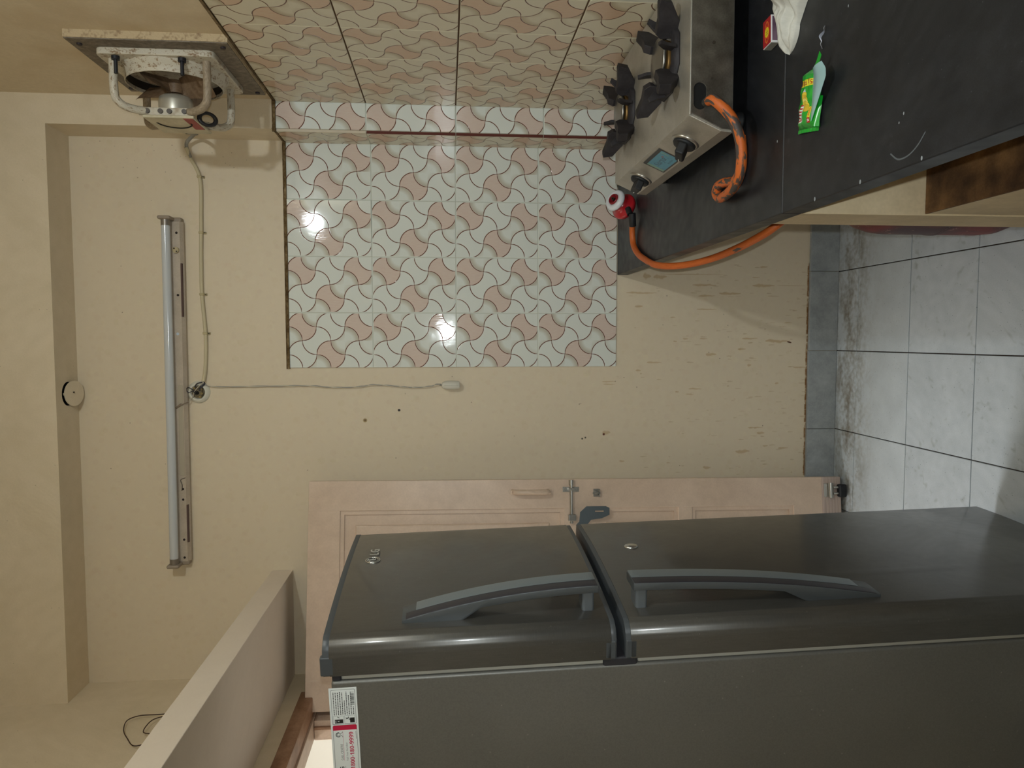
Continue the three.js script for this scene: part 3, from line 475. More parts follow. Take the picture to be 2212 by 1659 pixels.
// ---------- round cover under the beam, hanging a little open ----------
{
  const c = thing('cover_disc', 'round painted cover hanging loose over a hole under the beam', 'cover', [HOLE.x, 2.7635, 0.047]);
  mesh('hole_lining', lathe([[HOLE.r - 0.0006, 0.0004], [HOLE.r - 0.0006, 0.05], [0, 0.05]], 36).translate(HOLE.x, 2.775, HOLE.z), M(0x0c0908, 0.9, { side: THREE.DoubleSide }), beam);
  mesh('disc', boxUV(cyl(0.0435, 0.003, 'y', 0, 0, 0, 44)), plaster, c); c.rotation.x = -0.26;
  mesh('screw', cyl(0.003, 0.002, 'y', 0.004, -0.0045, 0.006, 10), M(0x4b3f30, 0.6), c);
  mesh('loose_tab', bx(-0.004, 0.004, 0.002, 0.0035, 0.03, 0.046, 0.0005), M(0xd3c5a6, 0.6), c);
}
{
  const w = mesh('loose_wire', tube([[-1.2, 2.17, 0.262], [-1.215, 2.30, 0.268], [-1.222, 2.425, 0.274], [-1.222, 2.489, 0.277], [-1.222, 2.514, 0.30], [-1.222, 2.502, 0.36], [-1.222, 2.47, 0.412], [-1.222, 2.429, 0.459], [-1.221, 2.40, 0.45], [-1.216, 2.36, 0.43], [-1.214, 2.36, 0.42], [-1.216, 2.40, 0.405], [-1.218, 2.43, 0.39], [-1.218, 2.437, 0.353], [-1.218, 2.428, 0.31], [-1.212, 2.34, 0.29], [-1.2, 2.2, 0.285], [-1.19, 2.127, 0.28]], 0.0017, 160, 6), M(0x40281c, 0.6));
  tag(w, 'thin dark brown wire looping up behind the loft shelf', 'wire');
}

// ---------- gas stove ----------
const STOVE = { x0: 0.458, x1: 0.776, z0: 0.523, z1: 1.187, y0: 0.895, y1: 0.985 };
{
  const s = thing('gas_stove', 'two burner stainless steel gas stove standing on the black countertop', 'gas stove');
  const brushed = pixTex(512, 512, (x, y) => { const u = x / 512, v = y / 512, n = wrapNoise(u, v, 10, 141) * 10 + (rnd() - 0.5) * 8 + wrapNoise(u, v, 45, 142) * 7; const sp = rnd() < 0.0012 ? -45 : 0; return [176 + n + sp, 170 + n + sp, 158 + n * 1.1 + sp]; });
  const steel = M(0xffffff, 0.4, { map: brushed, metalness: 0.55 });
  const stained = M(0xffffff, 0.42, { metalness: 0.75, map: pixTex(512, 512, (x, y) => { const u = x / 512, v = y / 512, a = wrapNoise(u, v, 9, 151) * 22 + wrapNoise(u, v, 40, 152) * 22 + (rnd() - 0.5) * 12; return [112 + a, 107 + a, 99 + a]; }) });
  const prof = [[0.458, 0.985], [0.4285, 0.9185], [0.4265, 0.8955], [0.774, 0.8955], [0.776, 0.985]];
  const bodyG = ext(shapeOf(prof), STOVE.z1 - STOVE.z0 - 0.006, 0.0015); bodyG.translate(0, 0, STOVE.z0 + 0.003);
  mesh('body', boxUV(bodyG, 0.1, 0.3), steel, s);
  // side sheet with the oblong hole for the gas inlet
  const side = shapeOf([[0.4625, 0.9835], [0.4325, 0.9185], [0.4305, 0.8965], [0.772, 0.8965], [0.773, 0.9835]]);
  const hole = new THREE.Path(); const hx0 = 0.482, hx1 = 0.51, hy = 0.9655, hr = 0.0135; hole.absarc(hx1, hy, hr, -Math.PI / 2, Math.PI / 2, false); hole.absarc(hx0, hy, hr, Math.PI / 2, 1.5 * Math.PI, false); side.holes.push(hole);
  mesh('side_sheet', boxUV(ext(side, 0.0025, 0.0004, 16).translate(0, 0, STOVE.z1 - 0.0012), 0.4, 0.1), stained, s);
  mesh('hole_back', (() => { const h = new THREE.Shape(); h.absarc(hx1, hy, hr * 1.02, -Math.PI / 2, Math.PI / 2, false); h.absarc(hx0, hy, hr * 1.02, Math.PI / 2, 1.5 * Math.PI, false); return ext(h, 0.0006).translate(0, 0, STOVE.z1 - 0.0012); })(), M(0x050505, 0.9), s);
  for (const [x, y, r] of [[0.6035, 0.938, 0.0035], [0.532, 0.941, 0.0022]]) mesh('side_screw', cyl(r, 0.002, 'z', x, y, STOVE.z1 + 0.002, 14), M(0x4d453e, 0.4, { metalness: 0.6 }), s);
  mesh('seam_edge', tube([[0.4585, 0.985, 0.53], [0.4585, 0.985, STOVE.z1 + 0.0005]], 0.0016, 4, 8), M(0xc9c7bf, 0.25, { metalness: 0.9 }), s);
  mesh('seam_edge', tube([[0.459, 0.985, STOVE.z1], [0.775, 0.985, STOVE.z1]], 0.0019, 4, 8), M(0xc9c9c6, 0.24, { metalness: 0.9 }), s);
  mesh('gas_inlet', [tube([[0.484, 0.953, 1.176], [0.483, 0.953, 1.2], [0.4825, 0.952, 1.216]], 0.0085, 20, 14)], M(0x77736b, 0.4, { metalness: 0.7 }), s);
  const rubber = M(0x17181a, 0.6);
  for (const [x, z] of [[0.462, 0.60], [0.462, 1.14], [0.74, 0.57], [0.74, 1.14]]) mesh('foot', lathe([[0, 0], [0.017, 0], [0.019, 0.006], [0.014, 0.034], [0.012, 0.0405], [0, 0.0405]], 20).translate(x, 0.8552, z), rubber, s);
  // pan supports and burners
  const iron = M(0xffffff, 0.62, { map: grainy([44, 40, 42], 12, 26, 160), metalness: 0.2 });
  const alu = M(0x8f8c86, 0.3, { metalness: 0.9 }), brass = M(0x8a6a3c, 0.45, { metalness: 0.7 });
  for (const cz of [1.043, 0.672]) {
    const b = new THREE.Group(); b.name = 'burner'; b.position.set(0.617, 0.985, cz); s.add(b);
    mesh('drip_bowl', lathe([[0.0, 0.001], [0.06, 0.001], [0.068, 0.004], [0.0685, 0.0005]], 48), alu, b);
    mesh('burner_head', [lathe([[0, 0.0], [0.04, 0.0], [0.044, 0.012], [0.044, 0.022], [0.0, 0.022]], 36)], brass, b);
    mesh('burner_cap', lathe([[0, 0.0225], [0.0485, 0.0225], [0.0495, 0.027], [0.047, 0.0305], [0.03, 0.031], [0.014, 0.034], [0.0, 0.034]], 48), alu, b);
    const sup = mesh('pan_support', (() => {
      const parts = [lathe([[0.062, 0.0008], [0.083, 0.0008], [0.084, 0.004], [0.081, 0.013], [0.066, 0.0165], [0.062, 0.012], [0.062, 0.0008]], 8).rotateY(Math.PI / 8)];
      for (let k = 0; k < 4; k++) {
        const arm = shapeOf([[0.056, 0.0012], [0.09, 0.0012], [0.127, 0.026], [0.131, 0.05], [0.122, 0.0515], [0.09, 0.045], [0.062, 0.046], [0.053, 0.034]]);
        const g = ext(arm, 0.017, 0.0012); g.translate(0, 0, -0.0085);
        // the arm widens outwards like a cast wedge
        const p = g.attributes.position; for (let i = 0; i < p.count; i++) p.setZ(i, p.getZ(i) * (0.95 + 3 * Math.max(0, p.getX(i) - 0.07)));
        g.computeVertexNormals(); g.rotateY(Math.PI / 4 + k * Math.PI / 2); parts.push(g);
      }
      return parts;
    })(), iron, b);
    for (let k = 0; k < 4; k++) { const g = ext(shapeOf([[0.06, 0.012], [0.08, 0.012], [0.084, 0.03], [0.092, 0.047], [0.084, 0.05], [0.066, 0.034]]), 0.006, 0.0008); g.translate(0, 0, -0.003); g.rotateY(k * Math.PI / 2 + 0.06); mesh('prong', g, iron, sup); }
  }
  // knobs on the sloping panel
  const nx = -Math.cos(0.415), ny = Math.sin(0.415);
  const onPanel = (y, out = 0) => { const t = (0.985 - y) / 0.0665; return [0.458 - 0.0295 * t + nx * out, y + ny * out]; };
  for (const [z, turn] of [[1.052, 0.35], [0.675, 0.0]]) {
    const k = new THREE.Group(); k.name = 'knob'; const [x, y] = onPanel(0.949); k.position.set(x, y, z); k.rotation.z = Math.PI / 2 - 0.415; k.scale.setScalar(1.22); s.add(k);   // local y points out of the panel
    mesh('bezel', lathe([[0, 0.0], [0.0255, 0.0], [0.0265, 0.002], [0.025, 0.005], [0.0215, 0.0055], [0, 0.004]], 40), M(0xa9a49b, 0.3, { metalness: 0.85 }), k);
    mesh('skirt', lathe([[0, 0.004], [0.021, 0.004], [0.0215, 0.008], [0.019, 0.012], [0, 0.0125]], 36), rubber, k);
    const grip = mesh('grip', bx(-0.0085, 0.0085, 0.01, 0.033, -0.0205, 0.0205, 0.004), rubber, k); grip.rotation.y = turn;
    const mark = mesh('mark', bx(-0.001, 0.001, 0.0325, 0.0336, -0.0195, -0.01, 0.0003), M(0xc9c7bd, 0.5), grip);
  }
  // blue maker's label
  const lab = canvasTex(512, 288, (c, w, h) => {
    c.fillStyle = '#26221f'; c.fillRect(0, 0, w, h); c.fillStyle = '#4c8ea6'; c.fillRect(24, 44, w - 44, h - 62);
    for (let i = 0; i < 500; i++) { c.fillStyle = `rgba(${rnd() < 0.5 ? '150,175,150' : '40,90,110'},${rr(0.05, 0.16)})`; c.fillRect(24 + rnd() * (w - 70), 44 + rnd() * (h - 80), rr(4, 26), rr(2, 10)); }
    c.fillStyle = 'rgba(126,160,130,0.8)'; c.fillRect(24, 44, 46, h - 62); c.fillRect(w - 70, 60, 22, 90);
    c.fillStyle = '#122a35'; c.font = 'italic 96px serif'; c.fillText('Surya', 92, 172);
    c.fillStyle = '#8a5c66'; c.beginPath(); c.ellipse(368, 110, 22, 13, 0.3, 0, 7); c.fill();
    c.strokeStyle = '#173c48'; c.lineWidth = 5; c.beginPath(); c.arc(92, 210, 28, Math.PI, 0.5 * Math.PI, true); c.stroke(); c.fillStyle = '#1f4d5c'; c.font = 'bold 26px sans-serif'; c.fillText('GAS STOVE', 270, 236);
  });
  const lg = new THREE.PlaneGeometry(0.142, 0.060); const lm = mesh('maker_label', lg, M(0xffffff, 0.35, { map: lab }), s);
  { const [x, y] = onPanel(0.950, 0.0026); lm.position.set(x, y, 0.872); lm.quaternion.setFromRotationMatrix(new THREE.Matrix4().makeBasis(V(0, 0, 1), V(ny, -nx, 0), V(nx, ny, 0))); }
}
// ---------- hoses, regulator, cylinder ----------
const rubberHose = (wear, z) => M(0xffffff, 0.55, { map: pixTex(512, 128, (x, y) => { const a = fbm(x / 34, y / 26, z, 4), b = fbm(x / 12, y / 9, z + 4, 3), g = Math.max(0, Math.min(1, (a * 2.1 + b * 0.7 - wear) * 5)), n = (rnd() - 0.5) * 12 + b * 18; return [198 + (72 - 198) * g + n, 98 + (64 - 98) * g + n * 0.7, 36 + (60 - 36) * g + n * 0.5]; }) });
{
  const h = thing('stove_hose', 'scorched orange rubber hose bending out of the stove side and curling on the countertop', 'gas hose');
  const path = [[0.4825, 0.952, 1.204], [0.4795, 0.9495, 1.219], [0.460, 0.936, 1.236], [0.436, 0.916, 1.238], [0.400, 0.898, 1.233], [0.357, 0.889, 1.222], [0.335, 0.887, 1.209], [0.319, 0.886, 1.183], [0.3125, 0.88, 1.131], [0.3145, 0.871, 1.07], [0.322, 0.8665, 1.037], [0.335, 0.8665, 1.025], [0.346, 0.8665, 1.036], [0.3475, 0.8665, 1.066], [0.343, 0.8662, 1.10], [0.338, 0.8662, 1.135], [0.35, 0.8662, 1.16], [0.375, 0.8662, 1.168], [0.4, 0.8662, 1.166], [0.424, 0.8662, 1.16]];
  mesh('hose', tube(path, 0.0108, 260, 16), rubberHose(0.02, 2), h);
}
{
  const h = thing('regulator_hose', 'cleaner orange rubber hose drooping from the red regulator over the counter edge', 'gas hose');
  mesh('hose', tube([[0.385, 0.874, 0.292], [0.352, 0.869, 0.272], [0.315, 0.8662, 0.275], [0.278, 0.8662, 0.33], [0.245, 0.8665, 0.43], [0.219, 0.861, 0.53], [0.209, 0.835, 0.6], [0.209, 0.80, 0.67], [0.216, 0.77, 0.76], [0.226, 0.752, 0.84], [0.24, 0.735, 0.92], [0.262, 0.71, 0.98], [0.30, 0.67, 0.99], [0.35, 0.645, 0.95], [0.392, 0.632, 0.905]], 0.0098, 200, 14), rubberHose(0.62, 9), h);
  mesh('black_sleeve', tube([[0.41, 0.8775, 0.3], [0.385, 0.874, 0.292], [0.372, 0.871, 0.284]], 0.0118, 16, 14), M(0x16171a, 0.55), h);
}
{
  const r = thing('gas_regulator', 'red gas regulator with a white collar lying tilted on the countertop corner', 'gas regulator', [0.448, 0.8625, 0.262]);
  const red = P(0xb01c26, 0.28, { clearcoat: 0.3, clearcoatRoughness: 0.2 }), white = M(0xdcdfe4, 0.35);
  const q = new THREE.Group(); q.name = 'regulator_body'; q.position.set(-0.004, 0.036, -0.012); q.rotation.set(0.62, 0, -0.34); r.add(q);
  mesh('dome', lathe([[0, -0.026], [0.03, -0.026], [0.0405, -0.021], [0.044, -0.012], [0.044, -0.006], [0.041, 0.0], [0.034, 0.004], [0.03, 0.014], [0.029, 0.03], [0.0, 0.03]], 48), red, q);
  mesh('collar', lathe([[0.026, 0.026], [0.0345, 0.03], [0.037, 0.036], [0.0345, 0.043], [0.029, 0.047], [0.02, 0.047], [0.019, 0.04]], 44), white, q);
  mesh('socket', lathe([[0.0, 0.034], [0.012, 0.034], [0.013, 0.05], [0.017, 0.0505], [0.0185, 0.046], [0.0185, 0.036]], 36), M(0x8a1620, 0.35), q);
  mesh('valve_pin', [cyl(0.006, 0.016, 'y', 0, 0.042, 0, 16), cyl(0.003, 0.008, 'y', 0, 0.052, 0, 10)], M(0x57504a, 0.3, { metalness: 0.8 }), q);
  mesh('outlet', tube([[-0.02, 0.026, 0.024], [-0.042, 0.0215, 0.038]], 0.0095, 8, 14), M(0x1a1b1e, 0.5), r);
}
{
  const c = thing('gas_cylinder', 'red scuffed gas cylinder standing on the floor behind the counter support wall', 'gas cylinder', [0.425, 0, 0.895]);
  const paint = pixTex(1024, 512, (x, y) => { const u = x / 1024, v = y / 512, a = wrapNoise(u, v, 5, 171), b = fbm(x / 30, y / 30, 3, 4), n = (rnd() - 0.5) * 10, d = Math.max(0, Math.min(1, 0.5 + (a + b * 0.5) * 2.4)); let col = [112 - 52 * d + n, 40 - 16 * d + n, 38 - 12 * d + n]; const s = fbm(x / 40 + y / 14, y / 120 - x / 60, 8, 3), k = Math.abs(s) < 0.014 && b > 0.12 ? 1 : 0; if (k) col = [176, 140, 128]; return col; });
  const body = lathe([[0, 0.012], [0.1, 0.013], [0.1, 0.0], [0.118, 0.0], [0.12, 0.02], [0.143, 0.05], [0.156, 0.085], [0.16, 0.125], [0.16, 0.232], [0.1615, 0.236], [0.1615, 0.246], [0.16, 0.25], [0.16, 0.36], [0.157, 0.395], [0.147, 0.43], [0.125, 0.465], [0.09, 0.487], [0.05, 0.498], [0, 0.5]], 64);
  mesh('body', body, M(0xffffff, 0.5, { map: paint }), c);
  mesh('neck_ring', [lathe([[0.1, 0.482], [0.104, 0.482], [0.104, 0.525], [0.1, 0.525], [0.1, 0.482]], 40), ...[0, 1, 2].map((k) => bx(-0.014, 0.014, 0.49, 0.565, 0.099, 0.103, 0.001).rotateY(k * 2.1 + 1)), new THREE.TorusGeometry(0.1015, 0.006, 8, 40).rotateX(Math.PI / 2).translate(0, 0.57, 0)], M(0x6e2a26, 0.55), c);
  mesh('valve', [cyl(0.016, 0.05, 'y', 0, 0.522, 0, 20), cyl(0.022, 0.05, 'y', 0, 0.57, 0, 24), bx(-0.03, 0.012, 0.595, 0.64, -0.014, 0.014, 0.004)], M(0x8d7a4c, 0.4, { metalness: 0.6 }), c);
}
// ---------- small things on the countertop ----------
{
  // opened dish soap wrapper: flat flow pack with one side peeled back
  const p = thing('soap_packet', 'torn green dish soap wrapper lying open on the black countertop', 'soap packet', [0.411, 0.8555, 1.447]);
  p.rotation.y = -0.17;
  const print = canvasTex(1024, 640, (c, w, h) => {   // u runs along the pack (bottom to top end), v across
    c.fillStyle = '#149a2b'; c.fillRect(0, 0, w, h);
    for (let i = 0; i < 240; i++) { c.fillStyle = `rgba(${rnd() < 0.6 ? '90,190,50' : '10,120,30'},${rr(0.04, 0.13)})`; c.beginPath(); c.ellipse(rr(120, 720), rr(40, h - 40), rr(20, 90), rr(6, 24), rr(-0.5, 0.5), 0, 7); c.fill(); }
    c.fillStyle = '#e3d52a'; c.fillRect(722, 0, 110, h);
    c.fillStyle = '#a3221c'; c.save(); c.translate(816, 470); c.rotate(-Math.PI / 2); c.font = 'bold 100px sans-serif'; c.scale(0.82, 1); c.fillText('25 g FREE', 0, 0); c.restore();
    c.fillStyle = '#c5cad2'; c.beginPath(); c.moveTo(690, 250); c.lineTo(590, 200); c.lineTo(560, 300); c.closePath(); c.fill(); c.fillStyle = '#8d99a8'; c.beginPath(); c.moveTo(650, 262); c.lineTo(580, 300); c.lineTo(570, 330); c.closePath(); c.fill();
    const g = ['#e5c93a', '#d9b62c', '#efdc6e', '#e2c63a', '#cfae2a']; for (let k = 0; k < 5; k++) { c.fillStyle = g[k]; c.beginPath(); c.ellipse(560 - k * 52, 262 + k * 12, 62, 78 + (k % 2) * 12, 0.5, 0, 7); c.fill(); c.strokeStyle = 'rgba(150,120,20,0.6)'; c.lineWidth = 5; c.stroke(); }
    c.fillStyle = '#e6efe0'; c.beginPath(); c.moveTo(96, 70); c.lineTo(350, 60); c.lineTo(400, 250); c.lineTo(120, 260); c.closePath(); c.fill();
    c.fillStyle = '#c01f2c'; c.font = 'bold 168px sans-serif'; c.save(); c.translate(112, 224); c.rotate(0.05); c.fillText('Vim', 0, 0); c.restore();
    c.fillStyle = '#e8cf2c'; c.fillRect(120, 380, 240, 54); c.fillStyle = '#a8191f'; c.fillRect(86, 380, 92, 54); c.fillStyle = '#fff'; c.font = 'bold 44px sans-serif'; c.fillText('10', 104, 424); c.fillStyle = '#b02a22'; c.fillText('LEMON', 190, 424);
    c.fillStyle = '#f0cf20'; c.fillRect(60, 0, 110, 26);
  });
  const green = P(0xffffff, 0.3, { map: print, side: THREE.DoubleSide, clearcoat: 0.5, clearcoatRoughness: 0.2 });
  const inside = P(0x9fc4c6, 0.22, { side: THREE.DoubleSide, metalness: 0.15, clearcoat: 0.5, clearcoatRoughness: 0.15 });
  // sheet(f): f(s,t) gives a point; s along the pack 0..1, t across 0..1
  const sheet = (f, ns, nt, uvf) => { const pos = [], uv = [], idx = []; for (let i = 0; i <= ns; i++) for (let j = 0; j <= nt; j++) { pos.push(...f(i / ns, j / nt)); uv.push(...uvf(i / ns, j / nt)); } for (let i = 0; i < ns; i++) for (let j = 0; j < nt; j++) { const a = i * (nt + 1) + j, b = a + nt + 1; idx.push(a, a + 1, b, b, a + 1, b + 1); } const g = new THREE.BufferGeometry(); g.setAttribute('position', new THREE.Float32BufferAttribute(pos, 3)); g.setAttribute('uv', new THREE.Float32BufferAttribute(uv, 2)); g.setIndex(idx); g.computeVertexNormals(); return g; };
  const Lx = 0.098, half = 0.036, crum = (s, t) => 0.0011 * Math.sin(s * 21 + t * 5) + 0.0009 * Math.sin(s * 9 - t * 23);
  const endRound = (s) => (s > 0.82 ? Math.sqrt(Math.max(0.02, 1 - Math.pow((s - 0.82) / 0.185, 2))) : s < 0.05 ? 1.06 : 1);
  // upper face, from the far edge to the tear, over a low cushion
  mesh('front_film', sheet((s, t) => { const wv = half * endRound(s), z = -wv + 1.62 * wv * t; const puff = 0.013 * Math.pow(Math.sin(Math.PI * Math.min(0.98, 0.04 + t * 0.9)), 0.6) * Math.min(1, s / 0.08) * Math.min(1, (1 - s) / 0.12 + 0.1); return [s * Lx - Lx / 2, 0.0012 + Math.max(0, puff + crum(s, t) * Math.min(1, puff * 200)), z]; }, 36, 16, (s, t) => [s, 1 - t * 0.78]), green, p);
  mesh('back_film', sheet((s, t) => { const wv = half * endRound(s); return [s * Lx - Lx / 2, 0.0008 + 0.0006 * Math.abs(Math.sin(s * 17)), -wv + (1.9 - 0.3 * s) * wv * t]; }, 24, 8, (s, t) => [s, 1 - t]), green, p);
  mesh('side_film', sheet((s, t) => { const z0 = half * 0.6, a = t * 1.2; return [s * Lx * 0.5 - Lx / 2, 0.001 + 0.011 * Math.sin(Math.PI * t * 0.9) * (1 - s * 0.6), z0 + half * 0.42 * t]; }, 20, 8, (s, t) => [s * 0.7, 0.28 * (1 - t)]), green, p);
  // the peeled flap shows its pale inner side
  mesh('peeled_flap', sheet((s, t) => { const k = s, open = Math.pow(k, 1.05), x = -Lx * 0.40 + k * Lx * 0.80 + t * 0.010 * open, zl = half * 0.47, zr = half * (0.52 + 1.42 * Math.min(1, k / 0.72) - (k > 0.86 ? (k - 0.86) * 2.5 : 0)), z = zl + (zr - zl) * t, y = 0.0095 + 0.011 * open * Math.sin(Math.PI * (0.12 + 0.7 * t)) + 0.006 * t * open; return [x, y, z]; }, 26, 10, (s, t) => [s, t]), inside, p);
  mesh('flap_tip', sheet((s, t) => [Lx * 0.395 + s * 0.006 + t * t * 0.02, 0.013 + 0.008 * t + 0.004 * s, half * (0.55 + 0.95 * t)], 6, 8, (s, t) => [0.95, 0.95]), green, p);
  mesh('crimped_end', sheet((s, t) => [-Lx / 2 - s * 0.006, 0.0015 + 0.0016 * Math.abs(Math.sin(t * 26)) + 0.003 * Math.sin(t * 4), -half * 1.15 + t * half * 2.0], 3, 36, (s, t) => [0.02, t]), green, p);
}
{
  const b = thing('matchbox', 'small red and white matchbox tucked against the white cloth', 'matchbox', [0.584, 0.8553, 1.2915]); b.rotation.y = 0.05;
  const top = canvasTex(384, 256, (c, w, h) => {
    c.fillStyle = '#a3191f'; c.fillRect(0, 0, w, h); c.strokeStyle = '#d98a24'; c.lineWidth = 10; c.beginPath(); c.ellipse(w / 2, h / 2, 150, 70, 0, 0, 7); c.stroke();
    c.fillStyle = '#c93c22'; c.beginPath(); c.ellipse(w / 2, h / 2, 145, 65, 0, 0, 7); c.fill(); c.fillStyle = '#e0c920'; c.beginPath(); c.ellipse(w / 2, h / 2, 72, 62, 0, 0, 7); c.fill();
    c.strokeStyle = '#7a5a10'; c.lineWidth = 8; c.beginPath(); c.moveTo(w / 2 - 30, h / 2 - 34); c.lineTo(w / 2 - 22, h / 2 + 34); c.moveTo(w / 2 + 4, h / 2 - 38); c.lineTo(w / 2 + 8, h / 2 + 36); c.moveTo(w / 2 - 44, h / 2 + 4); c.lineTo(w / 2 + 46, h / 2 - 6); c.stroke();
    c.fillStyle = '#30100c'; c.beginPath(); c.moveTo(62, h / 2); c.lineTo(98, h / 2 - 16); c.lineTo(98, h / 2 + 16); c.fill(); c.beginPath(); c.moveTo(w - 62, h / 2); c.lineTo(w - 98, h / 2 - 16); c.lineTo(w - 98, h / 2 + 16); c.fill();
  });
  const W = 0.052, D = 0.035, H = 0.0165, card = M(0xe9e6e6, 0.6), strike = M(0xffffff, 0.8, { map: pixTex(64, 64, (x, y) => ((x + y) % 4 < 2 ? [92, 66, 84] : [126, 100, 116])) });
  mesh('sleeve', bx(-W / 2, W / 2, 0, H, -D / 2, D / 2, 0.0008), card, b);
  const pl = new THREE.PlaneGeometry(W - 0.001, D - 0.0015); pl.rotateX(-Math.PI / 2); pl.translate(0, H + 0.0003, 0); mesh('top_print', pl, M(0xffffff, 0.45, { map: top }), b);
  mesh('striking_strip', bx(-W / 2 + 0.004, W / 2 - 0.003, 0.004, H - 0.0025, D / 2 - 0.0005, D / 2 + 0.0005), strike, b);
  mesh('tray_end', bx(-W / 2 - 0.0008, -W / 2 + 0.001, 0.001, H - 0.001, -D / 2 + 0.001, D / 2 - 0.001, 0.0004), M(0x8d8a80, 0.7), b);
}
{
  // crumpled white cloth; its end points into the room
  const ns = 90, nt = 54, pos = [], uv = [], idx = [];
  for (let i = 0; i <= ns; i++) for (let j = 0; j <= nt; j++) {
    const s = i / ns, t = j / nt * 2 - 1, x = 0.523 + 0.236 * s;
    const zc = 1.354 + 0.018 * Math.min(1, s * 2) , lobe = s < 0.17 ? Math.sqrt(Math.max(0.0001, 1 - Math.pow((0.17 - s) / 0.17, 2))) * 0.027 : 0.027 + 0.072 * Math.pow(Math.min(1, (s - 0.17) / 0.42), 0.9);
    const z = zc + t * lobe * (t > 0 ? 1.12 : 0.86) + 0.003 * Math.sin(s * 17) * t;
    const dome = Math.pow(Math.max(0, 1 - t * t), 0.42), h = (0.016 + 0.024 * Math.min(1, s * 1.9)) * dome * Math.min(1, Math.sqrt(s / 0.07));
    const fold = 0.010 * Math.exp(-Math.pow((s - 0.42 + 0.16 * t) / 0.05, 2)) - 0.009 * Math.exp(-Math.pow((s - 0.32 + 0.14 * t) / 0.05, 2)) + 0.007 * Math.exp(-Math.pow((t - 0.35 - 0.3 * s) / 0.14, 2)) - 0.008 * Math.exp(-Math.pow((t - 0.62 + 0.1 * s) / 0.12, 2)) + fbm(s * 9, t * 4, 3, 3) * 0.006;
    pos.push(x + 0.004 * Math.sin(t * 5), 0.8555 + Math.max(0, h + fold * dome * Math.min(1, s / 0.12)), z); uv.push(x * 3, z * 3);
  }
  for (let i = 0; i < ns; i++) for (let j = 0; j < nt; j++) { const a = i * (nt + 1) + j, b = a + nt + 1; idx.push(a, a + 1, b, b, a + 1, b + 1); }
  const g = new THREE.BufferGeometry(); g.setAttribute('position', new THREE.Float32BufferAttribute(pos, 3)); g.setAttribute('uv', new THREE.Float32BufferAttribute(uv, 2)); g.setIndex(idx); g.computeVertexNormals();
  tag(mesh('cloth', g, M(0xffffff, 0.9, { side: THREE.DoubleSide, map: grainy([206, 204, 194], 10, 10, 181) })), 'crumpled white cloth lying on the black countertop beside the matchbox', 'cloth');
}
{
  // a narrow twisted ribbon of film
  const pos = [], idx = [], n = 22;
  for (let i = 0; i <= n; i++) { const t = i / n, x = 0.518 - 0.034 * t, z = 1.484 - 0.012 * t + 0.002 * Math.sin(t * 9), w = 0.0022 + 0.0052 * Math.exp(-Math.pow((t - 0.52) / 0.2, 2)), a = t * 4.2 + 0.4, h = 0.0012 + 0.004 * Math.sin(Math.PI * t) + 0.0014 * Math.sin(t * 17); for (const q of [-1, 0, 1]) pos.push(x + q * w * 0.15, 0.8556 + Math.max(0.0003, h + q * w * 0.55 * Math.sin(a) + (q ? 0 : 0.001)), z + q * w * Math.cos(a * 0.6)); }
  for (let i = 0; i < n; i++) for (let j = 0; j < 2; j++) { const a = i * 3 + j, b2 = a + 3; idx.push(a, b2, a + 1, b2, b2 + 1, a + 1); }
  const g = new THREE.BufferGeometry(); g.setAttribute('position', new THREE.Float32BufferAttribute(pos, 3)); g.setIndex(idx); g.computeVertexNormals();
  tag(mesh('plastic_scrap', g, P(0xb9bdcb, 0.25, { side: THREE.DoubleSide, clearcoat: 0.6 })), 'tiny torn scrap of clear wrapper on the countertop between cloth and soap packet', 'scrap');
}

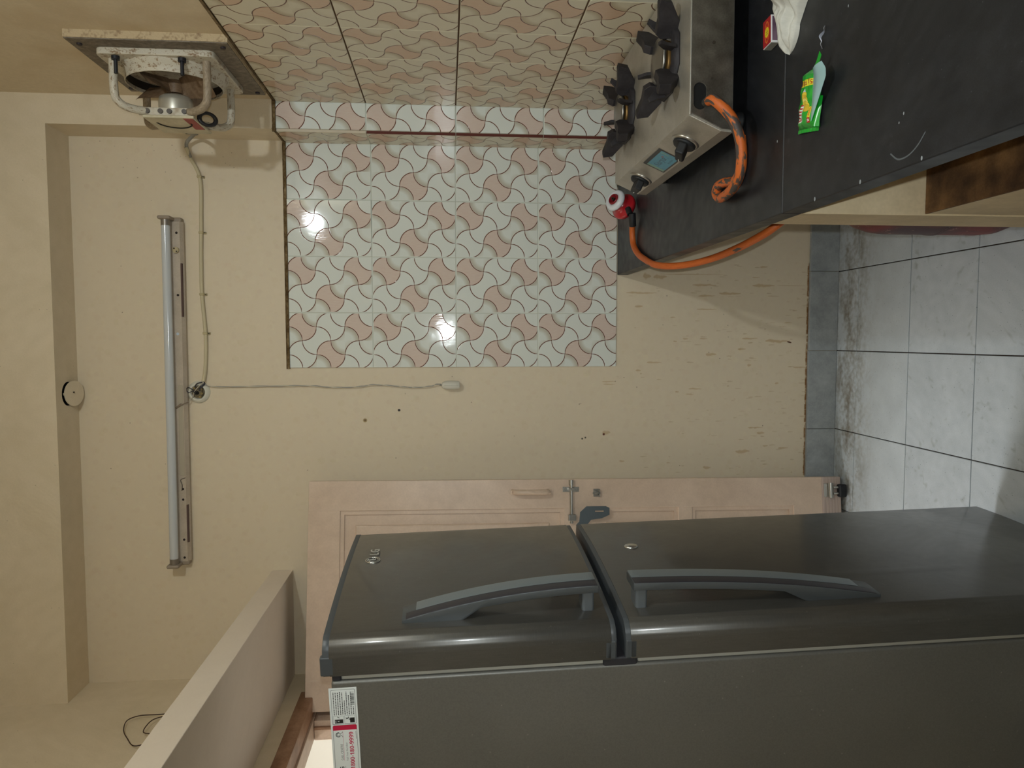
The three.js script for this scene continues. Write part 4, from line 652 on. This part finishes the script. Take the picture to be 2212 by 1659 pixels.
// ---------- refrigerator (turned a little into the room and leaning back on its rear feet) ----------
{
  const f = thing('refrigerator', 'dark grey two door refrigerator with bowed handles and a service sticker on its side', 'refrigerator', [-0.4545, 0.0146, 0.8347]);
  f.rotation.set(0, -0.1052, 0.0219, 'YXZ');
  const W = 0.5357, T = 0.066, LOW = 0.04, TOP = 1.70, G0 = 1.139, G1 = 1.1585;
  const brushed = pixTex(512, 512, (x, y) => { const n = wrapNoise(x / 512, y / 512, 6, 191) * 4 + (rnd() - 0.5) * 5 + noise.noise(x * 0.9, y * 0.02, 2) * 5; const s = rnd() < 0.0003 ? 45 : 0; return [79 + n + s, 77 + n + s, 73 + n + s]; });
  const streak = pixTex(512, 512, (x, y) => { const u = x / 512, v = y / 512; return 114 + wrapNoise(u, v, 7, 195) * 16 + wrapNoise(u, v, 30, 196) * 10 + (rnd() - 0.5) * 10; }, false);
  const doorM = P(0xffffff, 0.8, { map: brushed, metalness: 0.4, roughnessMap: streak, clearcoat: 0.5, clearcoatRoughness: 0.12 });
  const bodyM = M(0xffffff, 0.46, { metalness: 0.45, map: pixTex(512, 512, (x, y) => { const n = wrapNoise(x / 512, y / 512, 8, 198) * 4 + (rnd() - 0.5) * 9; const s = rnd() < 0.0003 ? 40 : 0; return [112 + n + s, 111 + n + s, 106 + n + s]; }) });
  const capM = M(0x43474a, 0.45), sealM = M(0xa19f95, 0.6), darkM = M(0x26252a, 0.6);
  // outline of a door seen from above, in (z', x'): flat back, bowed front, small round far corner, wide round near corner
  const outline = (inset = 0) => {
    const pts = [], n = 26, r0 = 0.012, r1 = 0.034, bow = 0.012;
    const xf = (z) => bow * (1 - Math.pow((z - 0.26) / 0.26, 2)) - inset;
    pts.push([inset, -T]);
    for (let k = 0; k <= 6; k++) { const a = Math.PI - k / 6 * Math.PI / 2; pts.push([r0 + (r0 - inset) * Math.cos(a), -r0 + xf(r0) + (r0) * Math.sin(a)]); }
    for (let k = 1; k < n; k++) { const z = r0 + (W - r1 - r0) * k / n; pts.push([z, xf(z)]); }
    const zc = W - r1, xc = xf(zc);
    for (let k = 0; k <= 12; k++) { const a = Math.PI / 2 - k / 12 * Math.PI / 2; pts.push([zc + (r1 - inset) * Math.cos(a), xc - r1 + r1 * Math.sin(a)]); }
    pts.push([W - inset, -T]);
    return pts;
  };
  const doorGeo = (y0, y1, inset = 0, shear = 0) => {
    const s = shapeOf(outline(inset)); let g = ext(s, y1 - y0, 0.0012);                       // extruded along local z, laid over to y
    const p = g.attributes.position; for (let i = 0; i < p.count; i++) { const a = p.getX(i), b = p.getY(i), c = p.getZ(i); p.setXYZ(i, b, y0 + c, a + shear * (1 - a / W) * c); }
    for (let i = 0; i < p.count; i += 1) void 0;
    g = g.index ? g.toNonIndexed() : g; g.deleteAttribute('normal'); g.deleteAttribute('uv'); g = mergeVertices(g, 1e-5); g = toCreasedNormals(g, 0.5);
    const q = g.attributes.position, uv = []; for (let i = 0; i < q.count; i++) uv.push((q.getZ(i) + q.getX(i) * 0.7) * 2, q.getY(i) * 2); g.setAttribute('uv', new THREE.Float32BufferAttribute(uv, 2)); return g;
  };
  mesh('cabinet', bx(-0.64, -T - 0.013, 0.02, TOP - 0.012, 0.0, W, 0.006), bodyM, f);
  mesh('gasket', [bx(-T - 0.0135, -T + 0.001, LOW + 0.012, G0 - 0.024, 0.012, W - 0.006, 0.003), bx(-T - 0.0135, -T + 0.001, G1 + 0.022, TOP - 0.03, 0.012, W - 0.006, 0.003)], sealM, f);
  mesh('hinge', bx(-T - 0.022, -T + 0.001, G0 - 0.022, G1 + 0.024, W - 0.07, W - 0.0015, 0.004), darkM, f);
  mesh('hinge', bx(-T - 0.0128, -T + 0.002, TOP - 0.03, TOP - 0.014, W - 0.08, W - 0.0015, 0.003), darkM, f);
  for (const [x, z] of [[-0.11, 0.05], [-0.11, W - 0.05]]) mesh('foot', cyl(0.02, 0.024, 'y', x, 0.0092, z, 20), darkM, f);
  for (const [x, z] of [[-0.6, 0.05], [-0.6, W - 0.05]]) mesh('foot', cyl(0.02, 0.022, 'y', x, 0.0105, z, 20), darkM, f);
  mesh('kick_plate', bx(-0.1, -0.082, 0.006, 0.036, 0.1, W - 0.01, 0.002), M(0x3a2326, 0.6), f);
  const dome = (y0, y1, sh) => { const d = mesh('door', doorGeo(y0, y1, 0, sh), doorM, f); return d; };
  const du = dome(G1 + 0.010, TOP - 0.012, 0.012), dl = dome(LOW + 0.004, G0 - 0.010, 0);
  mesh('end_cap', doorGeo(TOP - 0.0105, TOP, 0.0012, 0.0), capM, du); mesh('end_cap', doorGeo(G1, G1 + 0.0085, 0.0012), capM, du);
  mesh('end_cap', doorGeo(G0 - 0.0085, G0, 0.0012), capM, dl);
  for (const [a, b, d] of [[TOP - 0.012 - 0.008, TOP + 0.006, du], [G1 - 0.0005, G1 + 0.022, du], [G0 - 0.022, G0 + 0.0005, dl]]) mesh('corner_clip', bx(-T - 0.001, -0.03, a, b, W - 0.012, W + 0.0012, 0.003), capM, d);
  // handles: bowed bar carried on a post at the gap and running into the door at the other end
  const handle = (door, y0, dir, len) => {
    const h = new THREE.Group(); h.name = 'handle'; h.position.set(0.0, y0, 0.432); door.add(h);
    const at = (t) => 0.058 - 0.046 * Math.pow(t, 2.1) - 0.004 * t;             // distance from the door along the bar
    const n = 28, out = [], inn = []; for (let k = 0; k <= n; k++) { const t = k / n; out.push([at(t), dir * t * len]); inn.push([at(t) - (0.012 + (t > 0.62 ? Math.pow((t - 0.62) / 0.38, 0.7) * 0.05 : 0)), dir * t * len]); }
    const lim = inn.map(([a, b]) => [Math.max(a, -0.006), b]);
    const bar = ext(shapeOf([...out, ...lim.reverse()]), 0.054, 0.002); mesh('bar', toCreasedNormals(bar, 0.6), M(0x54585a, 0.42, { metalness: 0.35 }), h);
    mesh('post', bx(-0.006, 0.05, dir > 0 ? 0.004 : -0.028, dir > 0 ? 0.028 : -0.004, 0.006, 0.048, 0.006), M(0x63686b, 0.42, { metalness: 0.3 }), h);
    const strip = (z0, z1, lift, t0, t1) => { const pos = [], idx = []; const m = 30; for (let k = 0; k <= m; k++) { const t = t0 + (t1 - t0) * k / m; const x = at(t) + lift; pos.push(x, dir * t * len, z0, x, dir * t * len, z1, x - 0.003, dir * t * len, z0, x - 0.003, dir * t * len, z1); } for (let k = 0; k < m; k++) { const a = 4 * k, b = a + 4; idx.push(a, b, a + 1, b, b + 1, a + 1, a, a + 2, b, b, a + 2, b + 2, a + 1, b + 1, a + 3, b + 1, b + 3, a + 3); } idx.push(0, 1, 2, 1, 3, 2); const e = 4 * m; idx.push(e, e + 2, e + 1, e + 1, e + 2, e + 3); const g = new THREE.BufferGeometry(); g.setAttribute('position', new THREE.Float32BufferAttribute(pos, 3)); g.setIndex(idx); g.computeVertexNormals(); return g; };
    mesh('pale_inlay', strip(-0.002, 0.031, 0.0032, 0.0, 0.935), M(0x7d868a, 0.4, { metalness: 0.45, side: THREE.DoubleSide }), h);
    mesh('dark_inlay', strip(0.031, 0.0555, 0.0026, 0.0, 0.985), M(0x37353a, 0.45, { metalness: 0.2, side: THREE.DoubleSide }), h);
  };
  handle(du, 1.185, 1, 0.372); handle(dl, 1.112, -1, 0.50);
  // maker's badge: round face mark and two letters in chrome
  const chrome = M(0xcfcfca, 0.22, { metalness: 0.9 });
  const bd = new THREE.Group(); bd.name = 'badge'; bd.position.set(0.0135, 1.640, 0.205); bd.rotation.y = Math.PI / 2; du.add(bd);      // local x towards the far edge of the door
  mesh('ring', [new THREE.TorusGeometry(0.0155, 0.0014, 8, 40), cyl(0.0012, 0.018, 'y', 0.001, 0.003, 0.0006, 8), cyl(0.0012, 0.007, 'x', 0.0045, -0.006, 0.0006, 8), tube([...Array(20)].map((_, k) => { const a = 0.9 + k / 19 * 4.9; return [0.0118 * Math.cos(a), 0.0118 * Math.sin(a), 0.0006]; }), 0.0011, 40, 6), cyl(0.0011, 0.007, 'x', 0.0085, -0.0005, 0.0006, 8), new THREE.SphereGeometry(0.0018, 10, 8).translate(-0.006, 0.006, 0.0006)], chrome, bd);
  const font = await new FontLoader().loadAsync('fonts/droid/droid_sans_bold.typeface.json');
  const tx = new TextGeometry('LG', { font, size: 0.0205, depth: 0.0016, curveSegments: 5 }); tx.translate(0.0265, -0.0105, -0.0004); mesh('letters', tx, chrome, bd);
  mesh('round_badge', [lathe([[0, 0.004], [0.006, 0.0042], [0.0085, 0.003], [0.011, 0.0036], [0.0125, 0.002], [0.0128, 0]], 36).rotateZ(-Math.PI / 2).scale(1, 1.25, 1).translate(0.0128, 1.045, 0.196)], chrome, dl);
  // service sticker
  const SL = 0.25, SH = 0.0505;
  const st = canvasTex(1500, 304, (c, w, h) => {
    const X = (d) => w - d / SL * w;                 // d: metres from the right end
    c.fillStyle = '#e4e9e8'; c.fillRect(0, 0, w, h);
    const rrect = (x, y, ww, hh, r) => { c.beginPath(); c.moveTo(x + r, y); c.lineTo(x + ww - r, y); c.quadraticCurveTo(x + ww, y, x + ww, y + r); c.lineTo(x + ww, y + hh - r); c.quadraticCurveTo(x + ww, y + hh, x + ww - r, y + hh); c.lineTo(x + r, y + hh); c.quadraticCurveTo(x, y + hh, x, y + hh - r); c.lineTo(x, y + r); c.quadraticCurveTo(x, y, x + r, y); c.closePath(); };
    c.strokeStyle = '#5c6468'; c.lineWidth = 4; rrect(X(0.0735), 22, X(0.004) - X(0.0735), h - 44, 14); c.stroke();
    // text block of small print
    c.fillStyle = '#2f3436'; const tl = X(0.0545), tr = X(0.0085);
    const lines = [1, 1, 0.98, 1, 0.97, 0.62, 1, 0.85, 1, 0.34];
    lines.forEach((q, k) => { let x = tl; const y = 42 + k * 23.5, end = tl + (tr - tl) * q; while (x < end) { const ww = rr(8, 26); c.fillRect(x, y, Math.min(ww, end - x), 9); x += ww + 5; } });
    for (let x = X(0.036); x < X(0.0085); x += 3) { const bw = rr(1, 2.6); if (rnd() < 0.8) c.fillRect(x, 236, bw, 36); }
    c.strokeStyle = '#8c9498'; c.lineWidth = 3; c.strokeRect(X(0.0725), 32, X(0.0565) - X(0.0725), 112); c.strokeRect(X(0.0725), 156, X(0.0565) - X(0.0725), 112);
    c.fillStyle = '#15181a'; c.fillRect(X(0.0712), 48, 46, 90); c.fillRect(X(0.0712), 214, 60, 50); c.fillStyle = '#eef1f0'; c.fillRect(X(0.0712) + 6, 56, 28, 6); c.font = 'bold 34px sans-serif'; c.fillText('x', X(0.0712) + 13, 98);
    c.fillStyle = '#15181a'; c.font = 'bold 50px sans-serif'; c.fillText('x', X(0.0645), 196); c.lineWidth = 6; c.strokeStyle = '#15181a'; c.beginPath(); c.moveTo(X(0.0606), 100); c.lineTo(X(0.058), 78); c.moveTo(X(0.066), 214); c.lineTo(X(0.059), 196); c.stroke();
    // call centre panel
    c.strokeStyle = '#5c6468'; c.lineWidth = 4; rrect(X(0.246), 22, X(0.0755) - X(0.246), h - 44, 20); c.stroke();
    c.fillStyle = '#c11240'; rrect(X(0.085), 22, X(0.0755) - X(0.085), h - 44, 18); c.fill(); c.fillRect(X(0.0855), 22, 22, h - 44);
    c.strokeStyle = '#34393b'; c.lineWidth = 9; const wx = X(0.0945); c.beginPath(); c.arc(wx, 78, 26, Math.PI * 0.75, Math.PI * 2.1); c.stroke(); c.lineWidth = 4; c.beginPath(); c.arc(wx + 2, 80, 17, 0, 7); c.moveTo(wx - 34, 124); c.quadraticCurveTo(wx - 6, 118, wx - 8, 98); c.moveTo(wx + 36, 124); c.quadraticCurveTo(wx + 14, 118, wx + 14, 96); c.stroke();
    c.fillStyle = '#b8547a'; c.fillRect(X(0.148), 126, X(0.089) - X(0.148), 2.5);
    c.fillStyle = '#3c4244'; c.font = '37px sans-serif'; c.save(); c.translate(X(0.1475), 120); c.scale(0.034 / SL * w / c.measureText('CALL CENTRE').width, 1); c.fillText('CALL CENTRE', 0, 0); c.restore();
    c.fillStyle = '#7c8488'; c.font = '29px sans-serif'; c.save(); c.translate(X(0.149), 172); c.scale(0.038 / SL * w / c.measureText('Toll Free Number').width, 1); c.fillText('Toll Free Number', 0, 0); c.restore();
    c.fillStyle = '#bd1c48'; c.font = 'bold 62px sans-serif'; c.save(); c.translate(X(0.1672), 238); c.scale(0.0775 / SL * w / c.measureText('1800-180-9999').width, 1); c.fillText('1800-180-9999', 0, 0); c.restore();
    c.fillStyle = '#15181a'; c.font = 'bold 62px sans-serif'; c.fillText('LG', X(0.1725), 118); c.font = '14px sans-serif'; c.fillStyle = '#555'; c.fillText('Life\u2019s Good', X(0.1715), 138); c.fillRect(X(0.105), 268, X(0.089) - X(0.105), 4);
  });
  const sg = new THREE.PlaneGeometry(SL, SH); sg.translate(-0.0805 - SL / 2, 1.6935 - SH / 2, W + 0.0006); const sk = mesh('service_sticker', sg, M(0xffffff, 0.38, { map: st }), f); sk.rotation.z = 0.006;
  sk.userData.label = 'white service sticker with a red telephone number';
}

// ---------- lamps ----------
{
  const b = thing('light_bulb', 'round white bulb glowing on a bent holder from the right wall', 'light bulb', BULB.toArray());
  const glow = M(0xffffff, 0.5, { emissive: 0xf9fdff, emissiveIntensity: 25 });
  mesh('bulb', new THREE.SphereGeometry(0.03, 32, 20), glow, b);
  mesh('bulb_collar', lathe([[0.014, 0.0], [0.026, 0.0], [0.03, 0.03], [0.014, 0.055]], 28).rotateZ(-Math.PI / 2).translate(0.027, 0, 0), M(0xe8e6df, 0.5), b);
  mesh('holder', [tube([[0.08, 0, 0], [0.12, 0, 0], [0.172, -0.02, 0]], 0.013, 20, 14), cyl(0.035, 0.012, 'x', 0.168, -0.02, 0, 28)], M(0x2a2a2c, 0.5), b);
  const l = new THREE.PointLight(BULB_COLOUR, BULB_POWER, 0, 2); l.name = 'bulb_light'; l.shadow.radius = 1.6; l.shadow.mapSize.set(2048, 2048); b.add(l);
}
{
  const p = thing('phone', 'dark phone behind the lens with its small white lamp lit', 'phone', [FLASH.x, FLASH.y, FLASH.z + 0.012]);
  mesh('case', bx(-0.06, 0.018, -0.12, 0.04, 0.0, 0.009, 0.004), M(0x17181b, 0.4), p);
  mesh('lamp', cyl(0.004, 0.001, 'z', 0, 0, -0.0006, 20), M(0xffffff, 0.5, { emissive: 0xf4f8ff, emissiveIntensity: 30 }), p);
  const l = new THREE.SpotLight(0xf2fcff, FLASH_POWER, 0, 0.85, 1, 2); l.name = 'phone_light'; l.shadow.radius = 0.4; l.position.set(0, 0, -0.004); l.target.position.set(-0.16, -0.5, -2.7); p.add(l, l.target);
}
{
  const h = thing('hall_lamp', 'square white ceiling lamp lighting the hall behind the doorway', 'ceiling lamp', [-2.3, 3.098, 0.3]);
  mesh('housing', bx(-0.3, 0.3, -0.04, 0.0, -0.3, 0.3, 0.004), M(0xf2f2ee, 0.5), h);
  mesh('diffuser', bx(-0.28, 0.28, -0.044, -0.04, -0.28, 0.28), M(0xffffff, 0.6, { emissive: 0xfff6e8, emissiveIntensity: 4 }), h);
  const l = new THREE.RectAreaLight(0xf6faff, HALL_POWER, 0.56, 0.56); l.name = 'hall_light'; l.rotation.x = -Math.PI / 2; l.position.y = -0.05; h.add(l);
}

scene.traverse((o) => { if (o.isMesh) { o.castShadow = true; o.receiveShadow = true; } if (o.isPointLight || o.isSpotLight) o.castShadow = true; });
renderer.render(scene, camera);
